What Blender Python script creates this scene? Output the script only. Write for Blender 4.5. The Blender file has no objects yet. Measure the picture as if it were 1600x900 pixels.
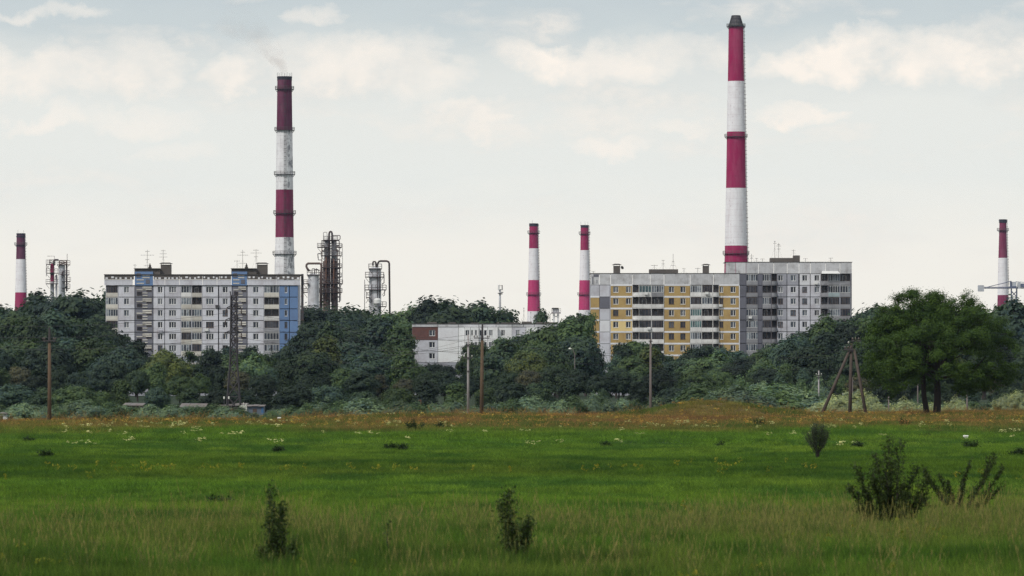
import bpy, math, random
import numpy as np
from mathutils import Vector, Matrix

random.seed(7)
RNG = np.random.default_rng(7)
sc = bpy.context.scene
COL = sc.collection
R = math.radians

# ------------------------------------------------------------------ camera, sky, sun, exposure
FPX = 8000.0            # focal length in pixels of the 1600 px wide photograph (180 mm lens)
HOR = 595.0             # picture row of the horizon
EYE = 3.5
cam_d = bpy.data.cameras.new('camera')
cam_d.sensor_width = 36.0
cam_d.lens = 180.0
cam_d.shift_y = (HOR - 450.0) / 1600.0
cam_d.clip_start = 0.5
cam_d.clip_end = 30000
cam_d.dof.use_dof = True
cam_d.dof.focus_distance = 900
cam_d.dof.aperture_fstop = 5.0
cam = bpy.data.objects.new('camera', cam_d)
cam.location = (0, 0, EYE)
cam.rotation_euler = (R(90), 0, 0)
COL.objects.link(cam)
sc.camera = cam

SUN_DIR = Vector((-0.62, -0.62, 0.85)).normalized()      # towards the sun
sun_el = math.asin(SUN_DIR.z)
sun_az = math.atan2(SUN_DIR.x, SUN_DIR.y)

world = bpy.data.worlds.new('World')
sc.world = world
world.use_nodes = True
world.cycles.sampling_method = 'MANUAL'
world.cycles.sample_map_resolution = 1024


class NT:
    """small wrapper that chains math nodes"""
    def __init__(self, nt):
        self.nt = nt

    def new(self, t, **kw):
        n = self.nt.nodes.new(t)
        for k, v in kw.items():
            setattr(n, k, v)
        return n

    def put(self, sock, v):
        if isinstance(v, bpy.types.NodeSocket):
            self.nt.links.new(v, sock)
        elif v is not None:
            if sock.type == 'RGBA' and len(v) == 3:
                v = (*v, 1.0)
            sock.default_value = v

    def m(self, op, a, b=None, c=None, clamp=False):
        n = self.new('ShaderNodeMath', operation=op, use_clamp=clamp)
        self.put(n.inputs[0], a)
        if b is not None:
            self.put(n.inputs[1], b)
        if c is not None:
            self.put(n.inputs[2], c)
        return n.outputs[0]

    def xyz(self, x, y, z):
        n = self.new('ShaderNodeCombineXYZ')
        for s, v in zip(n.inputs, (x, y, z)):
            self.put(s, v)
        return n.outputs[0]

    def sep(self, v):
        n = self.new('ShaderNodeSeparateXYZ')
        self.put(n.inputs[0], v)
        return n.outputs

    def noise(self, vec, scale, detail=4, rough=0.55, dist=0.0):
        n = self.new('ShaderNodeTexNoise')
        if vec is not None:
            self.put(n.inputs['Vector'], vec)
        n.inputs['Scale'].default_value = scale
        n.inputs['Detail'].default_value = detail
        n.inputs['Roughness'].default_value = rough
        n.inputs['Distortion'].default_value = dist
        return n.outputs['Fac']

    def mix(self, f, a, b, kind='MIX'):
        n = self.new('ShaderNodeMix', data_type='RGBA', blend_type=kind)
        self.put(n.inputs[0], f)
        self.put(n.inputs[6], a)
        self.put(n.inputs[7], b)
        return n.outputs[2]

    def ramp(self, f, stops, interp='LINEAR'):
        n = self.new('ShaderNodeValToRGB')
        cr = n.color_ramp
        cr.interpolation = interp
        while len(cr.elements) > 1:
            cr.elements.remove(cr.elements[-1])
        cr.elements[0].position = stops[0][0]
        cr.elements[0].color = (*stops[0][1], 1)
        for p, c in stops[1:]:
            e = cr.elements.new(p)
            e.color = (*c, 1)
        self.put(n.inputs[0], f)
        return n.outputs[0]

    def rng(self, v, a, b, c=0.0, d=1.0):
        n = self.new('ShaderNodeMapRange', clamp=True)
        self.put(n.inputs[0], v)
        for s, q in zip(n.inputs[1:5], (a, b, c, d)):
            s.default_value = q
        return n.outputs[0]


wn = NT(world.node_tree)
world.node_tree.nodes.clear()
wout = wn.new('ShaderNodeOutputWorld')
bg = wn.new('ShaderNodeBackground')
bg.inputs['Strength'].default_value = 0.1
world.node_tree.links.new(bg.outputs[0], wout.inputs[0])
sky = wn.new('ShaderNodeTexSky', sky_type='NISHITA')
sky.sun_disc = False
sky.sun_elevation = sun_el
sky.sun_rotation = sun_az
sky.air_density = 1.0
sky.dust_density = 3.0
tc = wn.new('ShaderNodeTexCoord')
dx, dy, dz = wn.sep(tc.outputs['Generated'])
az = wn.m('ARCTAN2', dx, dy)
el = wn.m('ARCSINE', dz)
U = wn.m('MULTIPLY', az, FPX / 100)       # heading, in units of 0.716 degree
V = wn.m('MULTIPLY', el, FPX / 100)       # height above the horizon, same unit
P0 = wn.xyz(U, V, 0.0)
nz1 = wn.noise(P0, 1.1, 6, 0.58)
nz2 = wn.noise(wn.xyz(wn.m('MULTIPLY', U, 0.45), wn.m('MULTIPLY', V, 1.3), 3.7), 0.9, 5, 0.55)
nbig = wn.noise(tc.outputs['Generated'], 5.0, 5, 0.55)
w1 = wn.m('SUBTRACT', nz1, 0.5)
w2 = wn.m('SUBTRACT', nz2, 0.5)
nfine = wn.noise(wn.xyz(U, wn.m('MULTIPLY', V, 1.4), 9.0), 2.6, 7, 0.62)
Uw = wn.m('ADD', U, wn.m('MULTIPLY', w2, 2.4))
Vw = wn.m('ADD', V, wn.m('MULTIPLY', w1, 1.1))
SKYK = 12.0
def sc10(c):
    return tuple(v * SKYK for v in c)
base = wn.ramp(wn.m('MULTIPLY', wn.m('ADD', V, wn.m('MULTIPLY', w2, 1.2)), 0.1),
               [(0.0, (0.865, 0.822, 0.735)), (0.20, (0.845, 0.812, 0.735)), (0.31, (0.745, 0.755, 0.715)),
                (0.42, (0.73, 0.738, 0.70)), (0.50, (0.635, 0.658, 0.64)), (0.55, (0.53, 0.58, 0.59)), (0.62, (0.48, 0.535, 0.56)), (1.0, (0.50, 0.55, 0.575))])
# pale cumulus tops standing in the grey layer: (px, py, half width, half height, amount)
puffs = [(95, 112, 120, 42, .75), (235, 105, 65, 48, .75), (365, 118, 48, 34, .8), (440, 90, 60, 30, .55), (545, 100, 125, 48, .8), (655, 112, 60, 55, .65),
         (845, 97, 75, 34, 1.0), (930, 105, 120, 32, .8), (1050, 85, 105, 34, .6), (1240, 100, 75, 30, .95), (1330, 85, 85, 42, 1.0),
         (1480, 92, 140, 44, 1.0), (735, 172, 62, 22, .9), (785, 190, 38, 34, .95), (1250, 184, 62, 17, .95), (960, 228, 70, 20, .7),
         (1080, 192, 60, 16, .5), (55, 186, 75, 18, .65), (190, 190, 110, 22, .45), (460, 22, 45, 16, .5), (60, 20, 90, 12, .5),
         (1530, 52, 120, 22, .5), (250, 238, 60, 14, .3), (1700, 80, 120, 50, .9), (-120, 110, 140, 50, .8)]
acc = None
for (px, py, rx, ry, am) in puffs:
    uu = wn.m('MULTIPLY', wn.m('SUBTRACT', Uw, (px - 800) / 100), 100 / rx)
    vv = wn.m('MULTIPLY', wn.m('SUBTRACT', Vw, (HOR - py) / 100), 100 / ry)
    # flatter below, rounder above
    r2 = wn.m('ADD', wn.m('MULTIPLY', uu, uu), wn.m('MULTIPLY', vv, vv))
    r2 = wn.m('ADD', r2, wn.m('MULTIPLY', wn.m('SUBTRACT', nfine, 0.5), 1.9))
    k = wn.m('MULTIPLY', wn.rng(r2, 1.45, 0.15), am)
    acc = k if acc is None else wn.m('MAXIMUM', acc, k)
outside = wn.m('MULTIPLY', wn.rng(nbig, 0.46, 0.62), wn.rng(V, 6.6, 9.0))
acc = wn.m('MAXIMUM', acc, wn.m('MULTIPLY', outside, 0.55))
acc = wn.m('MULTIPLY', acc, wn.rng(nz1, 0.3, 0.6, 0.45, 1.0))
acc = wn.m('MAXIMUM', acc, wn.m('MULTIPLY', wn.rng(nz2, 0.52, 0.66), wn.m('MULTIPLY', wn.rng(V, 0.6, 3.2, 0.35, 1.0), wn.rng(nfine, 0.35, 0.6, 0.15, 0.55))))
cloudy = wn.mix(acc, base, (0.895, 0.82, 0.735))
# darker underside streaks
cloudy = wn.mix(wn.m('MULTIPLY', wn.rng(nz2, 0.5, 0.72), 0.35), cloudy, wn.mix(1.0, cloudy, (0.88, 0.90, 0.915), 'MULTIPLY'))
scaled = wn.mix(1.0, cloudy, (SKYK, SKYK, SKYK), 'MULTIPLY')
skycol = wn.mix(0.94, sky.outputs[0], scaled)
world.node_tree.links.new(skycol, bg.inputs['Color'])

sun_d = bpy.data.lights.new('sun', 'SUN')
sun_d.energy = 2.1
sun_d.angle = R(8)
sun_d.color = (1.0, 0.96, 0.90)
sun = bpy.data.objects.new('sun', sun_d)
sun.rotation_euler = (-SUN_DIR).to_track_quat('-Z', 'Y').to_euler()
sun.location = (-100, -50, 150)
COL.objects.link(sun)

vs = sc.view_settings
sc.display_settings.display_device = 'sRGB'
vs.view_transform = 'Standard'
vs.look = 'None'
vs.exposure = 0.0
vs.gamma = 1.0
vs.use_curve_mapping = False
sc.render.engine = 'CYCLES'
sc.cycles.max_bounces = 5
sc.cycles.diffuse_bounces = 3
sc.cycles.transparent_max_bounces = 8
sc.cycles.volume_bounces = 1
sc.cycles.use_denoising = True
sc.cycles.denoiser = 'OPENIMAGEDENOISE'
sc.cycles.denoising_input_passes = 'RGB_ALBEDO_NORMAL'
sc.cycles.denoising_prefilter = 'NONE'


# ------------------------------------------------------------------ helpers
def S(d):
    return d / FPX


def WX(px, d):
    return (px - 800.0) * d / FPX


def WZ(py, d):
    return EYE + (HOR - py) * d / FPX


def tag(o, label=None, cat=None, group=None, kind=None):
    if label: o['label'] = label
    if cat: o['category'] = cat
    if group: o['group'] = group
    if kind: o['kind'] = kind
    return o


def empty(name, loc=(0, 0, 0), rz=0.0):
    o = bpy.data.objects.new(name, None)
    o.location = loc
    o.rotation_euler = (0, 0, rz)
    o.empty_display_size = 0.5
    COL.objects.link(o)
    return o


def link(name, me, parent=None, loc=(0, 0, 0)):
    o = bpy.data.objects.new(name, me)
    o.location = loc
    if parent is not None:
        o.parent = parent
    COL.objects.link(o)
    return o


class MB:
    """collects boxes, tubes and lathes; build() links them as one mesh object"""
    def __init__(self):
        self.v = []
        self.f = []

    def quad(self, a, b, c, d):
        n = len(self.v)
        self.v += [a, b, c, d]
        self.f.append((n, n + 1, n + 2, n + 3))

    def box(self, x0, x1, y0, y1, z0, z1):
        n = len(self.v)
        self.v += [(x0, y0, z0), (x1, y0, z0), (x1, y1, z0), (x0, y1, z0), (x0, y0, z1), (x1, y0, z1), (x1, y1, z1), (x0, y1, z1)]
        self.f += [(n, n + 3, n + 2, n + 1), (n + 4, n + 5, n + 6, n + 7), (n, n + 1, n + 5, n + 4), (n + 1, n + 2, n + 6, n + 5),
                   (n + 2, n + 3, n + 7, n + 6), (n + 3, n, n + 4, n + 7)]
        return self

    def tube(self, pts, rad, sides=6, cap=True):
        pts = [Vector(p) for p in pts]
        if not isinstance(rad, (list, tuple)):
            rad = [rad] * len(pts)
        n0 = len(self.v)
        prev = None
        for i, p in enumerate(pts):
            if i == 0: t = pts[1] - pts[0]
            elif i == len(pts) - 1: t = pts[-1] - pts[-2]
            else: t = (pts[i + 1] - pts[i]).normalized() + (pts[i] - pts[i - 1]).normalized()
            t = t.normalized() if t.length > 1e-9 else Vector((0, 0, 1))
            if prev is None:
                up = Vector((0, 0, 1)) if abs(t.z) < 0.9 else Vector((1, 0, 0))
                a = t.cross(up).normalized()
            else:
                a = (prev - t * prev.dot(t)).normalized()
            prev = a
            b = t.cross(a)
            for k in range(sides):
                an = 2 * math.pi * k / sides
                self.v.append(tuple(p + (a * math.cos(an) + b * math.sin(an)) * rad[i]))
        for i in range(len(pts) - 1):
            for k in range(sides):
                k2 = (k + 1) % sides
                self.f.append((n0 + i * sides + k, n0 + i * sides + k2, n0 + (i + 1) * sides + k2, n0 + (i + 1) * sides + k))
        if cap:
            self.f.append(tuple(n0 + k for k in reversed(range(sides))))
            self.f.append(tuple(n0 + (len(pts) - 1) * sides + k for k in range(sides)))
        return self

    def bar(self, a, b, r, sides=4):
        return self.tube([a, b], r, sides)

    def lathe(self, prof, cx=0, cy=0, seg=32, cap=True, a0=0.0, a1=2 * math.pi):
        """prof: list of (radius, z) from bottom to top"""
        n0 = len(self.v)
        full = abs(a1 - a0 - 2 * math.pi) < 1e-6
        ns = seg if full else seg + 1
        for r, z in prof:
            for k in range(ns):
                an = a0 + (a1 - a0) * k / seg
                self.v.append((cx + r * math.cos(an), cy + r * math.sin(an), z))
        for i in range(len(prof) - 1):
            for k in range(seg):
                k2 = (k + 1) % ns
                self.f.append((n0 + i * ns + k, n0 + i * ns + k2, n0 + (i + 1) * ns + k2, n0 + (i + 1) * ns + k))
        if cap and full:
            self.f.append(tuple(n0 + k for k in reversed(range(ns))))
            self.f.append(tuple(n0 + (len(prof) - 1) * ns + k for k in range(ns)))
        return self

    def mesh(self, name, mat, smooth=False):
        me = bpy.data.meshes.new(name)
        me.from_pydata(self.v, [], self.f)
        me.materials.append(mat)
        if smooth:
            me.polygons.foreach_set('use_smooth', [True] * len(me.polygons))
        return me

    def build(self, name, mat, parent=None, loc=(0, 0, 0), smooth=False):
        return link(name, self.mesh(name, mat, smooth), parent, loc)


def np_mesh(name, verts, faces, mat, tone=None, smooth=False):
    """verts (n,3), faces (m,k) numpy; tone: per-vertex float"""
    me = bpy.data.meshes.new(name)
    k = faces.shape[1]
    me.vertices.add(len(verts))
    me.vertices.foreach_set('co', verts.astype(np.float32).ravel())
    me.loops.add(faces.size)
    me.loops.foreach_set('vertex_index', faces.astype(np.int32).ravel())
    me.polygons.add(len(faces))
    me.polygons.foreach_set('loop_start', np.arange(0, faces.size, k, dtype=np.int32))
    me.polygons.foreach_set('loop_total', np.full(len(faces), k, dtype=np.int32))
    if smooth:
        me.polygons.foreach_set('use_smooth', np.ones(len(faces), dtype=bool))
    if tone is not None:
        a = me.attributes.new('tone', 'FLOAT', 'POINT')
        a.data.foreach_set('value', tone.astype(np.float32))
    me.update(calc_edges=True)
    if mat: me.materials.append(mat)
    return me


# ------------------------------------------------------------------ materials
MATS = {}


def mat_new(name):
    m = bpy.data.materials.new(name)
    m.use_nodes = True
    n = NT(m.node_tree)
    bs = m.node_tree.nodes['Principled BSDF']
    MATS[name] = m
    return m, n, bs


def concrete(name, col, dirt=(0.12, 0.11, 0.10), amount=0.45, scale=0.35, rough=0.9, streak=True, vary=0.10, use_objcol=False, patch=None):
    """painted or bare concrete: weather stains, vertical run marks, each panel slightly its own tone"""
    m, n, bs = mat_new(name)
    g = n.new('ShaderNodeNewGeometry').outputs['Position']
    oi = n.new('ShaderNodeObjectInfo')
    x, y, z = n.sep(g)
    c = col if not use_objcol else oi.outputs['Color']
    st = n.noise(n.xyz(n.m('MULTIPLY', x, 2.2), n.m('MULTIPLY', y, 2.2), n.m('MULTIPLY', z, 0.22)), 1.0, 5, 0.65)
    bl = n.noise(g, scale, 6, 0.62)
    fine = n.noise(g, 4.0, 4, 0.7)
    f = n.m('MULTIPLY', n.rng(bl, 0.45, 0.78), amount)
    if streak:
        f = n.m('ADD', f, n.m('MULTIPLY', n.rng(st, 0.56, 0.8), amount * 0.8), clamp=True)
    out = n.mix(f, c, dirt)
    if patch:
        pn = n.noise(n.xyz(x, y, n.m('MULTIPLY', z, 1.5)), patch[1], 7, 0.7)
        out = n.mix(n.m('MULTIPLY', n.rng(pn, patch[2], patch[2] + 0.05), patch[3]), out, patch[0])
    val = n.m('ADD', 1.0 - vary, n.m('MULTIPLY', oi.outputs['Random'], 2 * vary))
    val = n.m('MULTIPLY', val, n.rng(fine, 0.2, 0.8, 0.88, 1.1))
    out = n.mix(1.0, out, n.xyz(val, val, val), 'MULTIPLY')
    n.put(bs.inputs['Base Color'], out)
    bs.inputs['Roughness'].default_value = rough
    bs.inputs['Specular IOR Level'].default_value = 0.25
    return m


def plain(name, col, rough=0.7, metal=0.0, nscale=1.5, amt=0.3, dirt=(0.08, 0.05, 0.035)):
    m, n, bs = mat_new(name)
    g = n.new('ShaderNodeNewGeometry').outputs['Position']
    f = n.m('MULTIPLY', n.rng(n.noise(g, nscale, 5, 0.65), 0.42, 0.75), amt)
    n.put(bs.inputs['Base Color'], n.mix(f, col, dirt))
    bs.inputs['Roughness'].default_value = rough
    bs.inputs['Metallic'].default_value = metal
    return m


M_PANEL = concrete('grey_white_panel', (0.60, 0.605, 0.66), (0.22, 0.16, 0.17), 0.5)
M_PANEL_DARK = concrete('grey_panel', (0.36, 0.365, 0.41), (0.14, 0.105, 0.12), 0.4)
M_PANEL_DARKER = concrete('dark_grey_panel', (0.15, 0.15, 0.18), (0.06, 0.058, 0.065), 0.4)
M_STAIR = concrete('stair_panel_grey', (0.20, 0.20, 0.235), (0.09, 0.085, 0.095), 0.4)
M_PANEL_WHITE = concrete('white_panel', (0.76, 0.765, 0.80), (0.36, 0.27, 0.27), 0.25)
M_YELLOW = concrete('ochre_panel', (0.45, 0.315, 0.13), (0.20, 0.10, 0.05), 0.5, vary=0.05)
M_PALEYELLOW = concrete('pale_yellow_panel', (0.72, 0.55, 0.26), (0.4, 0.3, 0.15), 0.2)
M_BLUE = concrete('blue_panel', (0.145, 0.235, 0.42), (0.10, 0.11, 0.19), 0.35, vary=0.06)
M_BEIGE = concrete('beige_balcony', (0.60, 0.57, 0.52), (0.26, 0.21, 0.17), 0.5, vary=0.15)
M_BALWHITE = concrete('white_balcony', (0.76, 0.75, 0.74), (0.22, 0.19, 0.18), 0.5, vary=0.1)
M_BALGREY = concrete('grey_balcony', (0.29, 0.29, 0.31), (0.10, 0.09, 0.09), 0.5, vary=0.12)
M_TURQ = concrete('turquoise_balcony', (0.36, 0.44, 0.46), (0.2, 0.2, 0.2), 0.3)
M_PARAPET = concrete('stained_parapet', (0.56, 0.56, 0.58), (0.16, 0.14, 0.13), 0.6, 0.6, patch=((0.23, 0.13, 0.09), 0.5, 0.66, 0.7))
M_BROWNCONC = concrete('brown_concrete', (0.13, 0.115, 0.105), (0.05, 0.045, 0.045), 0.5)
M_REDBRICK = concrete('faded_red_cladding', (0.145, 0.068, 0.058), (0.07, 0.05, 0.05), 0.55, 0.8)
M_WHITEWASH = concrete('whitewashed_wall', (0.80, 0.81, 0.82), (0.45, 0.34, 0.33), 0.3, vary=0.04)
M_JOINT = plain('joint_filler', (0.045, 0.042, 0.045), 0.95)
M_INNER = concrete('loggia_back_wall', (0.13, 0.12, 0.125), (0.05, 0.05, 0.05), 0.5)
M_ROOF = plain('roofing_felt', (0.06, 0.055, 0.05), 0.9)
M_FRAME = plain('white_frame', (0.74, 0.74, 0.73), 0.5, amt=0.15)
M_DFRAME = plain('weathered_wood_frame', (0.12, 0.085, 0.07), 0.8)
M_DARKSTEEL = plain('dark_steel', (0.045, 0.042, 0.048), 0.7, 0.0)
M_ANT = plain('antenna_metal', (0.09, 0.085, 0.08), 0.6)
M_RUST = plain('rusty_steel', (0.15, 0.075, 0.05), 0.85, 0.0, 0.6, 0.8, (0.05, 0.035, 0.035))
M_PIPE = plain('brown_pipe', (0.13, 0.085, 0.075), 0.7, 0.0, 0.5, 0.5)
M_VESSEL = plain('grey_vessel', (0.45, 0.45, 0.49), 0.6, 0.0, 0.35, 0.9, (0.16, 0.10, 0.085))
M_VESSELW = plain('white_vessel', (0.62, 0.63, 0.67), 0.6, 0.0, 0.35, 0.75, (0.26, 0.22, 0.22))
M_WOOD = plain('weathered_pole_wood', (0.115, 0.075, 0.045), 0.9, 0.0, 2.0, 0.5, (0.05, 0.035, 0.025))
M_POLECONC = plain('pole_concrete', (0.33, 0.31, 0.31), 0.9, 0.0, 1.5, 0.4, (0.15, 0.13, 0.12))
M_POLEDARK = plain('old_concrete_pole', (0.16, 0.135, 0.13), 0.9, 0.0, 1.5, 0.4)
M_INSUL = plain('insulator', (0.5, 0.5, 0.47), 0.4)
M_INSULD = plain('dark_insulator', (0.06, 0.04, 0.035), 0.4)
M_CRANE = plain('crane_blue_grey', (0.12, 0.14, 0.22), 0.6)
M_CRANEW = plain('crane_pale', (0.5, 0.52, 0.57), 0.6, amt=0.5, dirt=(0.15, 0.14, 0.16))
M_TIN = plain('galvanised_roof', (0.14, 0.125, 0.12), 0.6, 0.0, 0.9, 0.9, (0.13, 0.07, 0.05))
M_SHEDBLUE = plain('blue_grey_shed', (0.11, 0.14, 0.19), 0.8)
M_SHEDBLUE2 = plain('blue_trim', (0.04, 0.13, 0.28), 0.7)
M_SHEDBROWN = plain('brown_shed', (0.09, 0.06, 0.05), 0.9)
M_PALE = plain('pale_rag', (0.75, 0.74, 0.68), 0.8, amt=0.1)

m, n, bs = mat_new('window_pane')
oi = n.new('ShaderNodeObjectInfo')
g = n.new('ShaderNodeNewGeometry').outputs['Position']
n.put(bs.inputs['Base Color'], n.mix(n.rng(n.noise(g, 1.3, 3), 0.4, 0.65), oi.outputs['Color'], n.mix(1.0, oi.outputs['Color'], (0.45, 0.45, 0.5), 'MULTIPLY')))
bs.inputs['Roughness'].default_value = 0.12
bs.inputs['Specular IOR Level'].default_value = 0.3
M_PANE = m


def band_mat(name, col, dirt, amt, ring=2.4, patch=None, soot=None):
    """chimney paint: lift joints every few metres, run stains"""
    m, n, bs = mat_new(name)
    g = n.new('ShaderNodeNewGeometry').outputs['Position']
    x, y, z = n.sep(g)
    st = n.noise(n.xyz(n.m('MULTIPLY', x, 0.8), n.m('MULTIPLY', y, 0.8), n.m('MULTIPLY', z, 0.05)), 1.0, 6, 0.7)
    bl = n.noise(g, 0.25, 6, 0.65)
    fr = n.m('FRACT', n.m('DIVIDE', z, ring))
    jl = n.m('MULTIPLY', n.m('LESS_THAN', fr, 0.12), 0.16)
    # scattered dark put-log marks
    vo = n.new('ShaderNodeTexVoronoi')
    n.put(vo.inputs['Vector'], n.xyz(n.m('MULTIPLY', x, 0.5), n.m('MULTIPLY', y, 0.5), n.m('MULTIPLY', z, 0.33)))
    vo.inputs['Scale'].default_value = 1.0
    spots = n.m('MULTIPLY', n.rng(vo.outputs['Distance'], 0.2, 0.12), 0.35)
    f = n.m('ADD', n.m('MULTIPLY', n.rng(st, 0.45, 0.75), amt), n.m('MULTIPLY', n.rng(bl, 0.45, 0.8), amt), clamp=True)
    f = n.m('ADD', f, n.m('ADD', jl, spots), clamp=True)
    worn = n.noise(n.xyz(n.m('MULTIPLY', x, 0.5), n.m('MULTIPLY', y, 0.5), n.m('MULTIPLY', z, 0.09)), 0.9, 5, 0.65)
    out = n.mix(n.m('MULTIPLY', n.rng(worn, 0.42, 0.68), 0.22), n.mix(f, col, dirt), n.mix(0.45, col, (0.55, 0.42, 0.45)))
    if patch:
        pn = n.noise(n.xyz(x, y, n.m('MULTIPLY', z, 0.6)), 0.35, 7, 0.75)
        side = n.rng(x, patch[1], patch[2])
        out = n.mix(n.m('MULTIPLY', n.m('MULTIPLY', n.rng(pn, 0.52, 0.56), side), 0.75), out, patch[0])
    if soot:
        out = n.mix(n.m('MULTIPLY', n.rng(z, soot[0], soot[1]), 0.8), out, (0.03, 0.028, 0.04))
    n.put(bs.inputs['Base Color'], out)
    bs.inputs['Roughness'].default_value = 0.85
    bs.inputs['Specular IOR Level'].default_value = 0.2
    return m


M_CRIMSON = band_mat('crimson_paint', (0.33, 0.014, 0.088), (0.18, 0.018, 0.06), 0.35)
M_PINKRED = band_mat('pinkish_red_paint', (0.50, 0.035, 0.15), (0.28, 0.03, 0.09), 0.25, 3.0)
M_MAROON = band_mat('maroon_paint', (0.125, 0.022, 0.062), (0.05, 0.018, 0.034), 0.5, 3.0)
M_DULLRED = band_mat('dull_red_paint', (0.22, 0.026, 0.080), (0.09, 0.025, 0.042), 0.45, 3.0)
M_CHWHITE = band_mat('chimney_white_paint', (0.86, 0.85, 0.88), (0.50, 0.43, 0.46), 0.4)
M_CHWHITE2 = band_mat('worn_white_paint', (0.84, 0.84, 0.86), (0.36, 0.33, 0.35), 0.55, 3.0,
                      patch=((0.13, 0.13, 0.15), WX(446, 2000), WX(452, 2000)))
M_SOOT = plain('soot_black', (0.03, 0.028, 0.045), 0.9)


def leaf_mat(name, trans=0.25, rough=0.65, var=0.45):
    """leaf colour = object colour, varied leaf by leaf (attribute tone) and clump by clump"""
    m, n, bs = mat_new(name)
    oi = n.new('ShaderNodeObjectInfo')
    at = n.new('ShaderNodeAttribute', attribute_name='tone')
    t = at.outputs['Fac']
    c = oi.outputs['Color']
    warm = n.mix(1.0, c, (1.45, 1.35, 0.85), 'MULTIPLY')
    cool = n.mix(1.0, c, (0.60, 0.72, 0.95), 'MULTIPLY')
    out = n.mix(n.rng(t, 0.5 - var, 0.5 + var), cool, warm)
    n.put(bs.inputs['Base Color'], out)
    bs.inputs['Roughness'].default_value = rough
    bs.inputs['Specular IOR Level'].default_value = 0.25
    tr = n.new('ShaderNodeBsdfTranslucent')
    n.put(tr.inputs['Color'], n.mix(1.0, out, (1.1, 1.3, 0.6), 'MULTIPLY'))
    ms = n.new('ShaderNodeMixShader')
    ms.inputs[0].default_value = trans
    m.node_tree.links.new(bs.outputs[0], ms.inputs[1])
    m.node_tree.links.new(tr.outputs[0], ms.inputs[2])
    m.node_tree.links.new(ms.outputs[0], m.node_tree.nodes['Material Output'].inputs['Surface'])
    return m


M_LEAF = leaf_mat('leaves')
M_BARK = plain('bark', (0.055, 0.042, 0.036), 0.95, 0.0, 1.2, 0.5, (0.025, 0.02, 0.018))

# ------------------------------------------------------------------ ground
EDGE = [(-400, 661), (0, 661), (200, 659), (420, 658), (480, 655), (560, 653), (640, 651), (760, 650), (900, 652), (1000, 650), (1100, 648), (1250, 649), (1400, 648), (1600, 645), (2000, 645)]
EX = np.array([e[0] for e in EDGE], float)
ED = 28000.0 / (np.array([e[1] for e in EDGE], float) - HOR)


def smooth(a, b, x):
    t = np.clip((x - a) / (b - a), 0, 1)
    return t * t * (3 - 2 * t)


def hgt(x, y):
    x = np.asarray(x, float)
    y = np.asarray(y, float)
    px = 800 + x / np.maximum(y, 50) * FPX
    e = np.interp(px, EX, ED)
    h = 0.10 * np.sin(x * 0.11 + 1.3) * np.sin(y * 0.045 + x * 0.02) + 0.07 * np.sin(y * 0.13 + 0.7 * np.sin(x * 0.07)) + 0.05 * np.sin(x * 0.31 + y * 0.19)
    h = h * (1 - smooth(e - 60, e, y) * 0.6)
    # low banks along the far edge of the meadow
    def mound(cx, cy, rx, ry, a):
        return a * np.exp(-((x - cx) / rx) ** 2 - ((y - cy) / ry) ** 2)
    h = h + mound(WX(1110, 490), 492, 5.0, 14, 0.85) + mound(WX(1060, 490), 490, 4.0, 12, 0.55) + mound(WX(1175, 490), 495, 5.5, 14, 0.5)
    h = h + mound(WX(615, 455), 458, 4.0, 9, 0.25) + mound(WX(700, 440), 440, 5, 10, 0.15)
    h = h - 2.2 * smooth(e + 4, e + 45, y) * (1 - smooth(730, 820, y))
    return h


def build_ground():
    xs = np.concatenate([[-6000, -3000, -1500, -800, -450, -280, -180, -130], np.arange(-100, 101, 1.6), [130, 180, 280, 450, 800, 1500, 3000, 6000]])
    ys = np.concatenate([[-600, -300, -100, 0, 40, 70], np.arange(85, 620, 2.0), np.arange(620, 860, 8.0), [900, 1000, 1200, 1500, 2000, 3000, 4500, 6500]])
    X, Y = np.meshgrid(xs, ys)
    Z = hgt(X, Y)
    verts = np.stack([X.ravel(), Y.ravel(), Z.ravel()], 1)
    nx, ny = len(xs), len(ys)
    i, j = np.meshgrid(np.arange(nx - 1), np.arange(ny - 1))
    a = (j * nx + i).ravel()
    faces = np.stack([a, a + 1, a + nx + 1, a + nx], 1)
    m, n, bs = mat_new('meadow_soil_and_turf')
    g = n.new('ShaderNodeNewGeometry').outputs['Position']
    x, y, z = n.sep(g)
    n1 = n.noise(n.xyz(n.m('MULTIPLY', x, 0.5), n.m('MULTIPLY', y, 0.18), 0.0), 0.12, 5, 0.6)
    n2 = n.noise(g, 1.5, 5, 0.7)
    yy = n.m('ADD', y, n.m('MULTIPLY', n.m('SUBTRACT', n1, 0.5), 90))
    band = n.rng(yy, 300, 360)
    green = n.mix(n2, (0.018, 0.045, 0.008), (0.045, 0.085, 0.014))
    brown = n.mix(n2, (0.09, 0.055, 0.022), (0.13, 0.10, 0.035))
    far = n.mix(n2, (0.02, 0.035, 0.02), (0.04, 0.055, 0.03))
    c = n.mix(band, green, brown)
    c = n.mix(n.rng(y, 560, 600), c, far)
    n.put(bs.inputs['Base Color'], c)
    bs.inputs['Roughness'].default_value = 0.95
    bs.inputs['Specular IOR Level'].default_value = 0.1
    o = link('ground', np_mesh('ground', verts, faces, m, smooth=True))
    tag(o, kind='structure')


build_ground()


# ------------------------------------------------------------------ apartment buildings
PANELS = {}


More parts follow.
